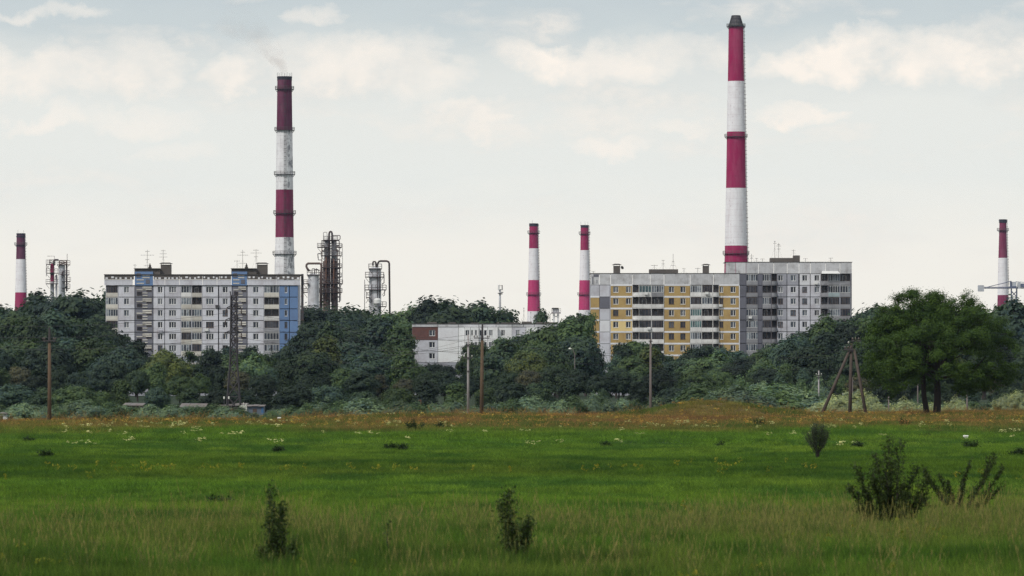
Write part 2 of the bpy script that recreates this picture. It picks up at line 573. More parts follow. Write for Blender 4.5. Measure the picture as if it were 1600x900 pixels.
def panel_mesh(w, h, holes, mat, t=0.25):
    key = (round(w, 3), round(h, 3), tuple((round(a, 3), round(b, 3), round(c, 3), round(d, 3)) for a, b, c, d in holes), mat.name)
    if key in PANELS: return PANELS[key]
    mb = MB()
    xs = sorted({0, w, *[q for hh in holes for q in (hh[0], hh[1])]})
    zs = sorted({0, h, *[q for hh in holes for q in (hh[2], hh[3])]})
    for i in range(len(xs) - 1):
        for j in range(len(zs) - 1):
            cx, cz = (xs[i] + xs[i + 1]) / 2, (zs[j] + zs[j + 1]) / 2
            if any(a < cx < b and c < cz < d for a, b, c, d in holes): continue
            mb.quad((xs[i], 0, zs[j]), (xs[i + 1], 0, zs[j]), (xs[i + 1], 0, zs[j + 1]), (xs[i], 0, zs[j + 1]))
    mb.quad((0, t, 0), (0, 0, 0), (0, 0, h), (0, t, h))
    mb.quad((w, 0, 0), (w, t, 0), (w, t, h), (w, 0, h))
    mb.quad((0, 0, h), (w, 0, h), (w, t, h), (0, t, h))
    mb.quad((0, t, 0), (w, t, 0), (w, 0, 0), (0, 0, 0))
    for a, b, c, d in holes:
        mb.quad((a, 0, c), (a, t, c), (a, t, d), (a, 0, d))
        mb.quad((b, t, c), (b, 0, c), (b, 0, d), (b, t, d))
        mb.quad((a, t, d), (b, t, d), (b, 0, d), (a, 0, d))
        mb.quad((a, 0, c), (b, 0, c), (b, t, c), (a, t, c))
    PANELS[key] = mb.mesh('wall_panel', mat)
    return PANELS[key]


WINS = {}


def window(root, x, z, w, h, y=0.12, style='white', sashes=2, rnd=random, tint=None):
    key = ('f', round(w, 2), round(h, 2), style, sashes)
    if key not in WINS:
        fw = 0.095
        mb = MB()
        mb.box(0, w, 0, 0.06, 0, fw)
        mb.box(0, w, 0, 0.06, h - fw, h)
        mb.box(0, fw, 0.002, 0.058, fw, h - fw)
        mb.box(w - fw, w, 0.002, 0.058, fw, h - fw)
        for k in range(1, sashes):
            c = w * k / sashes if sashes != 2 else w * 0.55
            mb.box(c - fw * 0.7, c + fw * 0.7, 0.004, 0.056, fw, h - fw)
        # drip sill
        mb.box(-0.05, w + 0.05, -0.18, -0.004, -0.06, -0.015)
        WINS[key] = mb.mesh('window', M_FRAME if style == 'white' else M_DFRAME)
        pb = MB()
        pb.quad((0.03, 0.03, 0.03), (w - 0.03, 0.03, 0.03), (w - 0.03, 0.03, h - 0.03), (0.03, 0.03, h - 0.03))
        WINS[('p',) + key[1:]] = pb.mesh('pane', M_PANE)
    f = link('window', WINS[key], root, (x, y, z))
    p = link('pane', WINS[('p',) + key[1:]], f)
    c = tint or rnd.choice([(0.03, 0.035, 0.05), (0.045, 0.05, 0.065), (0.06, 0.07, 0.09), (0.03, 0.03, 0.04), (0.16, 0.17, 0.19), (0.10, 0.12, 0.15)])
    p.color = (*c, 1)
    return f


def glazing(root_bal, w, h, style, nm, colr, z0):
    """run of sashes above a balcony parapet: a sub-part frame and a sub-part pane"""
    mb = MB()
    fw = 0.07
    mb.box(0, w, 0.02, 0.08, z0, z0 + fw)
    mb.box(0, w, 0.02, 0.08, z0 + h - fw, z0 + h)
    for k in range(nm + 1):
        c = w * k / nm
        a = min(max(c, fw / 2), w - fw / 2)
        mb.box(a - fw / 2, a + fw / 2, 0.022, 0.078, z0 + fw, z0 + h - fw)
    mb.build('sash_frame', M_FRAME if style == 'g' else M_DFRAME, root_bal)
    for k in range(nm):
        pb = MB()
        a, b = w * k / nm + 0.02, w * (k + 1) / nm - 0.02
        pb.quad((a, 0.05, z0 + 0.02), (b, 0.05, z0 + 0.02), (b, 0.05, z0 + h - 0.02), (a, 0.05, z0 + h - 0.02))
        p = pb.build('pane', M_PANE, root_bal)
        base = random.choice(colr)
        p.color = (*base, 1)


DARKP = [(0.03, 0.03, 0.04), (0.05, 0.05, 0.06), (0.07, 0.075, 0.09), (0.03, 0.035, 0.05)]
LITEP = [(0.05, 0.06, 0.08), (0.12, 0.14, 0.17), (0.22, 0.25, 0.28), (0.04, 0.045, 0.06), (0.30, 0.33, 0.36)]
TEALP = [(0.10, 0.19, 0.19), (0.14, 0.24, 0.24), (0.07, 0.12, 0.13)]


def balcony(root, x, z, w, hfl, style, mat, out=0.0, nm=4, round_side=None):
    """one storey of a loggia stack. style: g white glazing, d wood glazing, o open, t teal glazing"""
    b = MB()
    ph = 1.02
    yo = -out
    if round_side and out > 0.3:
        # curved parapet: straight run with a rounded end that returns to the wall
        r = out
        pts = []
        if round_side == 'L':
            for k in range(9):
                a = math.pi + (math.pi / 2) * k / 8
                pts.append((r + r * math.cos(a), r * math.sin(a)))
            pts.append((w, -r))
        else:
            pts.append((0, -r))
            for k in range(9):
                a = -math.pi / 2 + (math.pi / 2) * k / 8
                pts.append((w - r + r * math.cos(a), r * math.sin(a)))
        for (x0, y0), (x1, y1) in zip(pts[:-1], pts[1:]):
            b.quad((x0, y0, 0.18), (x1, y1, 0.18), (x1, y1, ph), (x0, y0, ph))
            b.quad((x1 * 0.985 + 0.02, y1 * 0.94, 0.18), (x0 * 0.985 + 0.02, y0 * 0.94, 0.18), (x0 * 0.985 + 0.02, y0 * 0.94, ph), (x1 * 0.985 + 0.02, y1 * 0.94, ph))
            b.quad((x0, y0, ph), (x1, y1, ph), (x1 * 0.985 + 0.02, y1 * 0.94, ph), (x0 * 0.985 + 0.02, y0 * 0.94, ph))
            b.quad((x0, y0, -0.03), (x1, y1, -0.03), (x1, y1, 0.12), (x0, y0, 0.12))
        nn = len(b.v)
        b.v += [(px_, py_, 0.12) for px_, py_ in pts] + [((0 if round_side == 'R' else w), 0, 0.12)]
        b.f.append(tuple(range(nn, len(b.v))))
        nn = len(b.v)
        b.v += [(px_, py_, -0.03) for px_, py_ in pts] + [((0 if round_side == 'R' else w), 0, -0.03)]
        b.f.append(tuple(reversed(range(nn, len(b.v)))))
        b.box(0.02, w - 0.02, 0.0, 1.38, -0.03, 0.12)
    else:
        b.box(0.02, w - 0.02, yo + 0.03, 1.38, -0.03, 0.13)
        b.box(0.02, w - 0.02, yo, yo + 0.10, 0.17, ph)
        if out > 0.3:
            b.box(0.02, 0.12, yo + 0.103, 0, 0.17, ph)
            b.box(w - 0.12, w - 0.02, yo + 0.103, 0, 0.17, ph)
    o = b.build('balcony', mat, root, (x, 0, z))
    zh = hfl - ph - 0.12
    if style in 'gdt':
        glazing(o, w, zh - 0.03, 'g' if style != 'd' else 'd', nm, {'g': LITEP, 'd': DARKP, 't': TEALP}[style], ph + 0.02)
    else:
        r_ = MB()
        r_.box(0.03, 0.10, yo + 0.02, yo + 0.09, ph + 0.003, hfl - 0.10)
        r_.box(w - 0.10, w - 0.03, yo + 0.02, yo + 0.09, ph + 0.003, hfl - 0.10)
        r_.box(0.10, w - 0.10, yo + 0.03, yo + 0.06, ph + 0.18, ph + 0.22)
        if w > 2.0:
            r_.box(w * 0.5 - 0.03, w * 0.5 + 0.03, yo + 0.025, yo + 0.085, ph + 0.003, hfl - 0.10)
        r_.build('railing', M_DFRAME, o)
        if w > 1.5:
            wk = MB()
            wk.box(w * 0.25, w * 0.62, 1.30, 1.36, ph - 0.1, hfl - 0.45)
            q = wk.build('balcony_door', random.choice([M_FRAME, M_DFRAME, M_PANEL_DARK]), o)
            pk = MB()
            pk.quad((w * 0.28, 1.295, ph), (w * 0.59, 1.295, ph), (w * 0.59, 1.295, hfl - 0.52), (w * 0.28, 1.295, hfl - 0.52))
            p = pk.build('pane', M_PANE, o)
            p.color = (0.05, 0.055, 0.07, 1)
    return o


def rail_posts(mb, x0, x1, y, z, h=1.0, step=1.5, r=0.03):
    k = max(1, int((x1 - x0) / step))
    for i in range(k + 1):
        x = x0 + (x1 - x0) * i / k
        mb.bar((x, y, z), (x, y, z + h), r)
    mb.bar((x0, y, z + h), (x1, y, z + h), r)
    mb.bar((x0, y, z + h * 0.5), (x1, y, z + h * 0.5), r * 0.8)


def antenna(px, py_top, d, py_base, arms, label, rods=5, w=4.5):
    """rooftop TV aerial standing on the roof"""
    s = S(d)
    z0 = WZ(py_base, d)
    H = (py_base - py_top) * s
    t = empty('tv_antenna', (WX(px, d), d + 4.0, z0))
    MB().bar((0, 0, 0), (0, 0, H), 0.045, 6).build('mast', M_ANT, t)
    for i, (f, hw) in enumerate(arms):
        z = H * f
        mb = MB()
        hw = hw * s
        mb.bar((-hw, 0, z), (hw, 0, z), 0.028)
        for k in range(rods):
            x = -hw + 2 * hw * k / (rods - 1)
            L = 0.28 if k % 2 else 0.2
            mb.bar((x, -L, z), (x, L, z), 0.022)
            mb.bar((x, 0, z - 0.12), (x, 0, z + 0.12), 0.02)
        mb.build('dipole_array', M_ANT, t)
    MB().bar((-0.9, -0.6, 0), (0, 0, H * 0.6), 0.012, 3).bar((0.9, -0.6, 0), (0, 0, H * 0.6), 0.012, 3).build('guy_wire', M_ANT, t)
    tag(t, label, 'antenna', 'television aerials on the rooftops')
    return t


def vent_shaft(root, x0, x1, z0, z1, zc, y0=4.0, dep=2.0, over=0.35):
    MB().box(x0, x1, y0, y0 + dep, z0, z1).build('ventilation_shaft', M_BROWNCONC, root)
    sh = root.children[-1] if False else None
    c = MB()
    xm = (x0 + x1) / 2
    # pitched metal hood on short legs
    for xx in (x0 + 0.1, x1 - 0.1):
        for yy in (y0 + 0.1, y0 + dep - 0.1):
            c.bar((xx, yy, z1 - 0.02), (xx, yy, zc - 0.25), 0.04)
    n = len(c.v)
    zl = zc - 0.28
    c.v += [(x0 - over, y0 - over, zl), (x1 + over, y0 - over, zl), (x1 + over, y0 + dep + over, zl), (x0 - over, y0 + dep + over, zl),
            (x0 + 0.25, y0 + 0.3, zc), (x1 - 0.25, y0 + 0.3, zc), (x1 - 0.25, y0 + dep - 0.3, zc), (x0 + 0.25, y0 + dep - 0.3, zc)]
    c.f += [(n + 3, n + 2, n + 1, n), (n + 4, n + 5, n + 6, n + 7), (n, n + 1, n + 5, n + 4), (n + 1, n + 2, n + 6, n + 5), (n + 2, n + 3, n + 7, n + 6), (n + 3, n, n + 4, n + 7)]
    c.build('ventilation_hood', M_ROOF, root)


def building(label, d, px0, px1, nf, line0, pitch, cols, depth=12.0, side_mat=None, core_mat=None, roof_py=None, lower_mat=None, gapw=0.08):
    """cols: (pxa, pxb, kind, opts). line0: picture row of the top storey's upper edge"""
    s = S(d)
    root = empty('apartment_building', (WX(px0, d), d, 0))
    W = (px1 - px0) * s
    hfl = pitch * s
    zt = WZ(line0, d)
    gap = gapw
    zb = zt - nf * hfl
    side_mat = side_mat or M_PANEL
    # storeys hidden behind the trees: one plain base, load-bearing core and end walls
    MB().box(0, W, 0.0, depth, -0.3, zb - 0.04).build('base_wall', lower_mat or M_PANEL_DARK, root)
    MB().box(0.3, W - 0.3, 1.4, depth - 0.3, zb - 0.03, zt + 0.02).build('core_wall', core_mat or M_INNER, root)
    sw = MB().box(0, 0.29, 0.27, depth, zb - 0.03, zt + 0.3)
    sw.build('end_wall', side_mat, root)
    MB().box(W - 0.29, W, 0.27, depth, zb - 0.03, zt + 0.3).build('end_wall', side_mat, root)
    MB().box(0.3, W - 0.3, depth - 0.29, depth - 0.01, zb - 0.03, zt + 0.3).build('rear_wall', side_mat, root)
    for (a, b, kind, op) in cols:
        x0, x1 = (a - px0) * s, (b - px0) * s
        w = x1 - x0
        mats = op.get('mat', M_PANEL)
        for i in range(nf):
            z = zt - (i + 1) * hfl
            mm = mats[min(i, len(mats) - 1)] if isinstance(mats, list) else mats
            if kind in ('win', 'blank'):
                holes = []
                hz0, hz1 = hfl * 0.34, hfl * 0.34 + 1.45
                for wn_ in op.get('win', []):
                    holes.append(((wn_[0] - a) * s - gap, (wn_[1] - a) * s - gap, hz0, hz1))
                me = panel_mesh(w - 2 * gap, hfl - 2 * gap, holes, mm)
                link('wall_panel', me, root, (x0 + gap, op.get('y', 0), z + gap))
                for hh, wn_ in zip(holes, op.get('win', [])):
                    st = 'white' if random.random() < op.get('pw', 0.75) else 'wood'
                    window(root, x0 + gap + hh[0], z + gap + hh[2], hh[1] - hh[0], hh[3] - hh[2], op.get('y', 0) + 0.12, st, wn_[2] if len(wn_) > 2 else 2)
                if 'trim' in op and holes:
                    pass
            elif kind == 'log':
                pat = op['pat']
                st = pat[i] if i < len(pat) else 'o'
                bm_ = op.get('bmat', M_BEIGE)
                bm_ = bm_[min(i, len(bm_) - 1)] if isinstance(bm_, list) else bm_
                balcony(root, x0 + 0.03, z, w - 0.06, hfl, st, bm_, op.get('out', 0.0), op.get('nm', 4), op.get('round'))
            elif kind == 'stair':
                me = panel_mesh(w - 2 * gap, hfl - 2 * gap, [], mm)
                q = link('stair_panel', me, root, (x0 + gap, 0, z + gap))
                stair_detail(q, w - 2 * gap, hfl - 2 * gap, flip=(i % 2 == 0) if False else True)
        if kind == 'log':
            for xx in (x0 - 0.02, x1 - 0.10):
                MB().box(xx, xx + 0.12, 0.02 if op.get('out', 0) < 0.3 else -op['out'] * 0.0 + 0.02, 1.39, zb, zt + 0.02).build('loggia_partition', op.get('fin', mats if not isinstance(mats, list) else mats[0]), root)
    return root, s, W, hfl, zt


def stair_detail(q, w, h, flip):
    """landing windows set in a concrete screen of pale slats"""
    sl = MB()
    L = w * 0.52
    for k, zz in enumerate((0.62, 0.80)):
        sl.box(w * 0.42, w * 0.42 + L, -0.10, -0.003, h * zz, h * zz + 0.32)
    for zz in (0.06, 0.26):
        sl.box(w * 0.08 + 0.0, w * 0.08 + L, -0.10, -0.003, h * (zz + 0.33), h * (zz + 0.33) + 0.0 + 0.22) if zz > 0.2 else sl.box(w * 0.42, w * 0.42 + L * 0.55, -0.10, -0.003, h * 0.06, h * 0.06 + 0.2)
    sl.box(w * 0.42, w * 0.42 + L * 0.55, -0.10, -0.003, h * 0.30, h * 0.30 + 0.2)
    sl.build('concrete_screen', M_BEIGE, q)
    for (x, z) in ((w * 0.10, h * 0.12), (w * 0.64, h * 0.46)):
        mb = MB().box(x, x + w * 0.30, -0.09, -0.004, z, z + h * 0.36)
        mb.build('landing_window', M_DFRAME, q)
        pb = MB()
        pb.quad((x + 0.08, -0.095, z + 0.08), (x + w * 0.30 - 0.08, -0.095, z + 0.08), (x + w * 0.30 - 0.08, -0.095, z + h * 0.36 - 0.08), (x + 0.08, -0.095, z + h * 0.36 - 0.08))
        p = pb.build('pane', M_PANE, q)
        p.color = (0.025, 0.025, 0.035, 1)


def attic_row(root, px0, s, cuts, z0, z1, mats, y=0.0, name='parapet_panel', t=0.25, gap=0.05):
    for i in range(len(cuts) - 1):
        a, b = (cuts[i] - px0) * s, (cuts[i + 1] - px0) * s
        mm = mats[i % len(mats)] if isinstance(mats, list) else mats
        me = panel_mesh(b - a - 2 * gap, z1 - z0 - 2 * gap, [], mm, t)
        link(name, me, root, (a + gap, y, z0 + gap))


def left_building():
    d, px0, px1 = 1217.0, 165.3, 466.0
    cols = [(165.3, 184.6, 'log', dict(pat='dggdggg', nm=5)),
            (184.6, 210.6, 'win', dict(win=[(193.6, 201.6, 2)])),
            (210.6, 239.2, 'stair', dict(mat=M_STAIR)),
            (239.2, 257.3, 'win', dict(win=[(246.5, 254, 2)])),
            (257.3, 282.8, 'win', dict(win=[(264, 275.4, 3)])),
            (282.8, 299.5, 'log', dict(pat='ggggdgg', nm=4, bmat=[M_BALWHITE, M_BEIGE, M_BEIGE, M_BEIGE, M_BEIGE])),
            (299.5, 315.7, 'log', dict(pat='oogggdg', nm=4)),
            (315.7, 341.2, 'win', dict(win=[(322, 334, 3)])),
            (341.8, 362.5, 'win', dict(win=[(347.8, 356, 2)])),
            (362.5, 386.3, 'stair', dict(mat=M_STAIR)),
            (386.3, 412.4, 'win', dict(win=[(395.4, 404, 2)])),
            (412.4, 436.2, 'log', dict(pat='goodggg', nm=5, bmat=[M_BEIGE, M_BEIGE, M_BALWHITE, M_BALGREY, M_BALGREY])),
            (436.2, 452.2, 'win', dict(mat=M_BLUE, win=[(444.6, 449, 1)], pw=0.6)),
            (452.2, 466.0, 'blank', dict(mat=M_BLUE))]
    root, s, W, hfl, zt = building('x', d, px0, px1, 7, 445.9, 18.3, cols, depth=13)
    X = lambda p: (p - px0) * s
    zm, ztop = WZ(437.0, d), WZ(429.6, d)
    # white attic panels
    for seg in ([163.0, 207.6], [239.2, 257.8, 280.3, 316.5, 339, 361.4], [386.3, 431.6, 469.4]):
        attic_row(root, px0, s, seg, zt, zm, M_PANEL, -0.3, 'attic_panel')
    # overhanging brown parapet with pale openings
    for seg in ([163.0, 209.5], [240.0, 280.3, 316.5, 343.0, 361.4], [386.3, 431.6, 469.4]):
        for i in range(len(seg) - 1):
            a, b = X(seg[i]), X(seg[i + 1])
            p = link('parapet_panel', panel_mesh(b - a - 0.08, ztop - zm - 0.06, [], M_BROWNCONC, 0.3), root, (a + 0.04, -0.45, zm + 0.03))
            nb = MB()
            x = 0.25
            while x < b - a - 0.8:
                wv = random.choice([0.35, 0.45, 0.6, 0.5])
                zz = random.choice([0.10, 0.10, 0.32])
                nb.box(x, x + wv, -0.012, 0.05, zz, zz + 0.42)
                x += wv + random.choice([0.35, 0.55, 0.8])
            nb.build('pale_block', M_PANEL_WHITE, p)
    MB().box(-0.4, X(469.6), -0.6, 13.2, ztop - 0.02, ztop + 0.16).build('roof', M_ROOF, root)
    for (a, b) in ((210.8, 239.2), (362.0, 386.3)):
        zs0, zs1 = zt, WZ(424.4, d)
        q = link('blue_stair_panel', panel_mesh(X(b) - X(a), zs1 - zs0, [], M_BLUE, 0.3), root, (X(a), -0.32, zs0))
        hh = zs1 - zs0
        w = X(b) - X(a)
        nb = MB()
        for (x, z, l) in ((.42, .68, .40), (.42, .52, .40), (.10, .36, .40), (.10, .10, .40)):
            nb.box(w * x, w * (x + l), -0.08, -0.003, hh * z, hh * z + 0.26)
        nb.build('concrete_screen', M_BEIGE, q)
        for (x, z) in ((.10, .58), (.60, .12)):
            MB().box(w * x, w * x + 0.95, -0.07, -0.004, hh * z, hh * z + 1.0).build('landing_window', M_PANEL_DARKER, q)
    for (a, b, v0, v1) in ((210.0, 250.0, 250.0, 266.2), (361.4, 400.7, 400.7, 417.0)):
        MB().box(X(a), X(b), 0.1, 6.0, ztop + 0.17, WZ(419.8, d)).build('lift_house', M_BROWNCONC, root)
        MB().box(X(a) - 0.15, X(b), -0.45, 6.1, WZ(419.8, d) + 0.003, WZ(419.2, d)).build('lift_house_roof', M_ROOF, root)
        vent_shaft(root, X(v0) + 0.02, X(v1), ztop + 0.17, WZ(413.2, d), WZ(409.8, d), 2.0, 2.4)
    for (cx) in (233.2, 384.3):
        z0 = WZ(419.2, d)
        mb = MB().box(X(cx) - 0.4, X(cx) + 0.4, 2, 2.8, z0, z0 + 0.35).lathe([(0.28, z0 + 0.353), (0.28, z0 + 0.75), (0.12, z0 + 0.95), (0.12, z0 + 1.2)], X(cx), 2.4, 10)
        mb.build('roof_vent', M_ROOF, root)
    # dark flue duct clamped to the end wall
    tag(root, 'grey-white panel apartment block with blue stair heads and a blue right end', 'building')
    t = empty('steel_column', (WX(471.6, d - 2), d + 1.0, 0))
    MB().box(-0.3, 0.3, -0.3, 0.3, -0.2, WZ(428, d)).build('duct', M_DARKSTEEL, t)
    mb = MB()
    for k in range(12):
        z = WZ(430, d) - 1.2 - k * 1.9
        mb.box(-0.36, 0.36, -0.36, 0.36, z, z + 0.12)
    mb.build('clamp', M_RUST, t)
    tag(t, 'tall dark square steel duct at the blue end of the grey-white apartment block', 'duct')
    antenna(228.3, 389.6, d, 428, [(.78, 10), (.93, 3), (.6, 3), (.35, 5)], 'TV aerial with a wide crossbar, leftmost on the grey-white block')
    antenna(253.2, 389.6, d, 418, [(.78, 5), (.6, 6), (.95, 3)], 'TV aerial beside the left hooded vent of the grey-white block')
    antenna(377.8, 389.6, d, 428, [(.78, 8), (.9, 3), (.45, 6)], 'TV aerial above the right blue stair head of the grey-white block')
    antenna(398.8, 388.8, d, 418, [(.8, 8), (.95, 4), (.6, 3)], 'TV aerial beside the right hooded vent of the grey-white block')
    antenna(209, 412, d, 429, [(.9, 2)], 'short TV aerial left of the first blue stair head', 3)
    antenna(369, 406, d, 419, [(.9, 4)], 'short TV aerial on the right lift house roof', 3)
    # air-conditioning boxes on the facade
    for (px, py, mm) in ((339.6, 478.5, M_DARKSTEEL), (322.8, 515.2, M_FRAME), (251, 518, M_PANEL_DARK)):
        MB().box(-0.45, 0.45, -0.4, -0.01, -0.3, 0.3).build('air_conditioner', mm, root, (X(px), 0, WZ(py, d)))


def yellow_building():
    d, px0, px1 = 1217.0, 922.5, 1155.6
    Y = M_YELLOW
    cols = [(922.5, 936.6, 'blank', dict(mat=[M_PANEL, Y, Y, Y, Y, Y, Y])),
            (936.6, 952.9, 'blank', dict(mat=[M_PANEL, M_PANEL_DARKER, M_PANEL, M_PANEL_WHITE, M_PANEL, M_PANEL, M_PANEL])),
            (954.0, 988.0, 'win', dict(mat=[Y, Y, Y, M_PALEYELLOW, Y, Y, Y], win=[(957.9, 966.3, 2), (977.9, 985.8, 2)])),
            (988.0, 998.3, 'log', dict(pat='ooooooo', out=1.1, round='L', bmat=M_BALWHITE, mat=M_BALWHITE)),
            (998.3, 1018.0, 'log', dict(pat='todddgo', out=0.0, bmat=M_BALWHITE, nm=4, mat=M_BALWHITE)),
            (1018.0, 1037.4, 'log', dict(pat='gooddoo', out=0.0, bmat=[M_BALGREY, M_BALWHITE], nm=5, mat=M_BALWHITE)),
            (1037.8, 1078.2, 'win', dict(mat=Y, win=[(1045, 1053.3, 2), (1063, 1071, 2)], pw=0.45)),
            (1078.6, 1096.5, 'log', dict(pat='gdttggo', bmat=M_BALWHITE, nm=5, mat=M_BALWHITE)),
            (1096.5, 1113.6, 'log', dict(pat='dgooodo', bmat=M_BALWHITE, nm=4, mat=M_BALWHITE)),
            (1113.6, 1123.6, 'log', dict(pat='ooooooo', out=1.1, round='R', bmat=M_BALWHITE, mat=M_BALWHITE)),
            (1123.6, 1154.6, 'win', dict(mat=Y, win=[(1124.6, 1130.2, 2), (1141.3, 1149.4, 2)], pw=0.8))]
    root, s, W, hfl, zt = building('x', d, px0, px1, 7, 445.4, 18.3, cols, depth=12, side_mat=M_PANEL_DARK, gapw=0.05)
    X = lambda p: (p - px0) * s
    ztop = WZ(427.3, d)
    attic_row(root, px0, s, [922.5, 936.6, 954, 988, 1016, 1037.6, 1078.4, 1115, 1155.6], zt, ztop, [M_PARAPET], -0.02)
    # raised white-grey joint bands of the yellow bays
    for (a, b) in ((922.6, 936.5), (954.1, 987.8), (1038, 1078), (1123.8, 1154.5)):
        for i in range(0 if a > 930 else 1, 7):
            z = zt - i * hfl
            MB().box(X(a), X(b), -0.03, 0.06, z - 0.20, z + 0.20).build('floor_band', M_PANEL_WHITE, root)
    MB().box(X(1154.6), X(1155.9), -0.04, 0.3, zt - 7 * hfl, zt - 0.05).build('corner_strip', M_PANEL_WHITE, root)
    MB().box(X(952.9), X(954.0), -0.04, 0.3, zt - 7 * hfl, zt - 0.05).build('corner_strip', M_PANEL, root)
    MB().box(-0.1, W + 0.1, -0.1, 12.1, ztop - 0.03, ztop + 0.09).build('roof', M_ROOF, root)
    # dark repair patches on the upper left corner
    for (a, b, y0, y1) in ((927.5, 935.5, 428.5, 432.5), (925.5, 927.0, 432, 444), (932.2, 933.2, 437, 443)):
        MB().box(X(a), X(b), -0.06, -0.025, WZ(y1, d), WZ(y0, d)).build('repair_patch', M_PANEL_DARKER, root)
    vent_shaft(root, X(959), X(969.5), ztop + 0.1, WZ(415, d), WZ(411.5, d), 3.0, 2.2)
    vent_shaft(root, X(1099), X(1108.7), ztop + 0.1, WZ(415, d), WZ(411.8, d), 3.0, 2.2)
    MB().box(X(1015), X(1060), 2, 7, ztop + 0.1, WZ(420.4, d)).build('lift_house', M_BROWNCONC, root)
    for (px, py) in ((1009.5, 458.5), (1104.3, 458.0), (1126, 477.5), (1014.0, 513)):
        MB().box(-0.42, 0.42, -0.45, -0.12, -0.3, 0.3).build('air_conditioner', M_FRAME, root, (X(px), 0, WZ(py, d)))
    sd = MB().lathe([(0.02, 0), (0.3, 0.06), (0.42, 0.16)], 0, 0, 14, cap=False)
    o = sd.build('satellite_dish', M_ROOF, root, (X(972.3), 3.6, WZ(418, d)))
    o.rotation_euler = (R(70), 0, R(30))
    tag(root, 'ochre-yellow panel apartment block with white rounded balconies', 'building')
    antenna(1052.6, 395.8, d, 420.5, [(.5, 1.5), (.25, 3)], 'tallest thin TV aerial on the roof of the ochre-yellow block', 3)
    antenna(1036.9, 405.6, d, 420.5, [(.95, 2), (.6, 2)], 'TV aerial at the middle of the ochre-yellow block roof', 3)
    antenna(1069.6, 418.5, d, 427, [(.9, 2.5)], 'short TV aerial right of the middle lift house on the ochre-yellow block', 3)
    antenna(1091.2, 418.0, d, 427, [(.9, 4)], 'low TV aerial left of the right hooded vent on the ochre-yellow block', 4)
    antenna(927.5, 423.0, d, 427.5, [(.9, 2.5)], 'tiny TV aerial at the far left of the ochre-yellow block roof', 3)
    antenna(1023, 413, d, 421, [(.85, 5)], 'TV aerial with a broad crossbar on the ochre-yellow block lift house', 5)


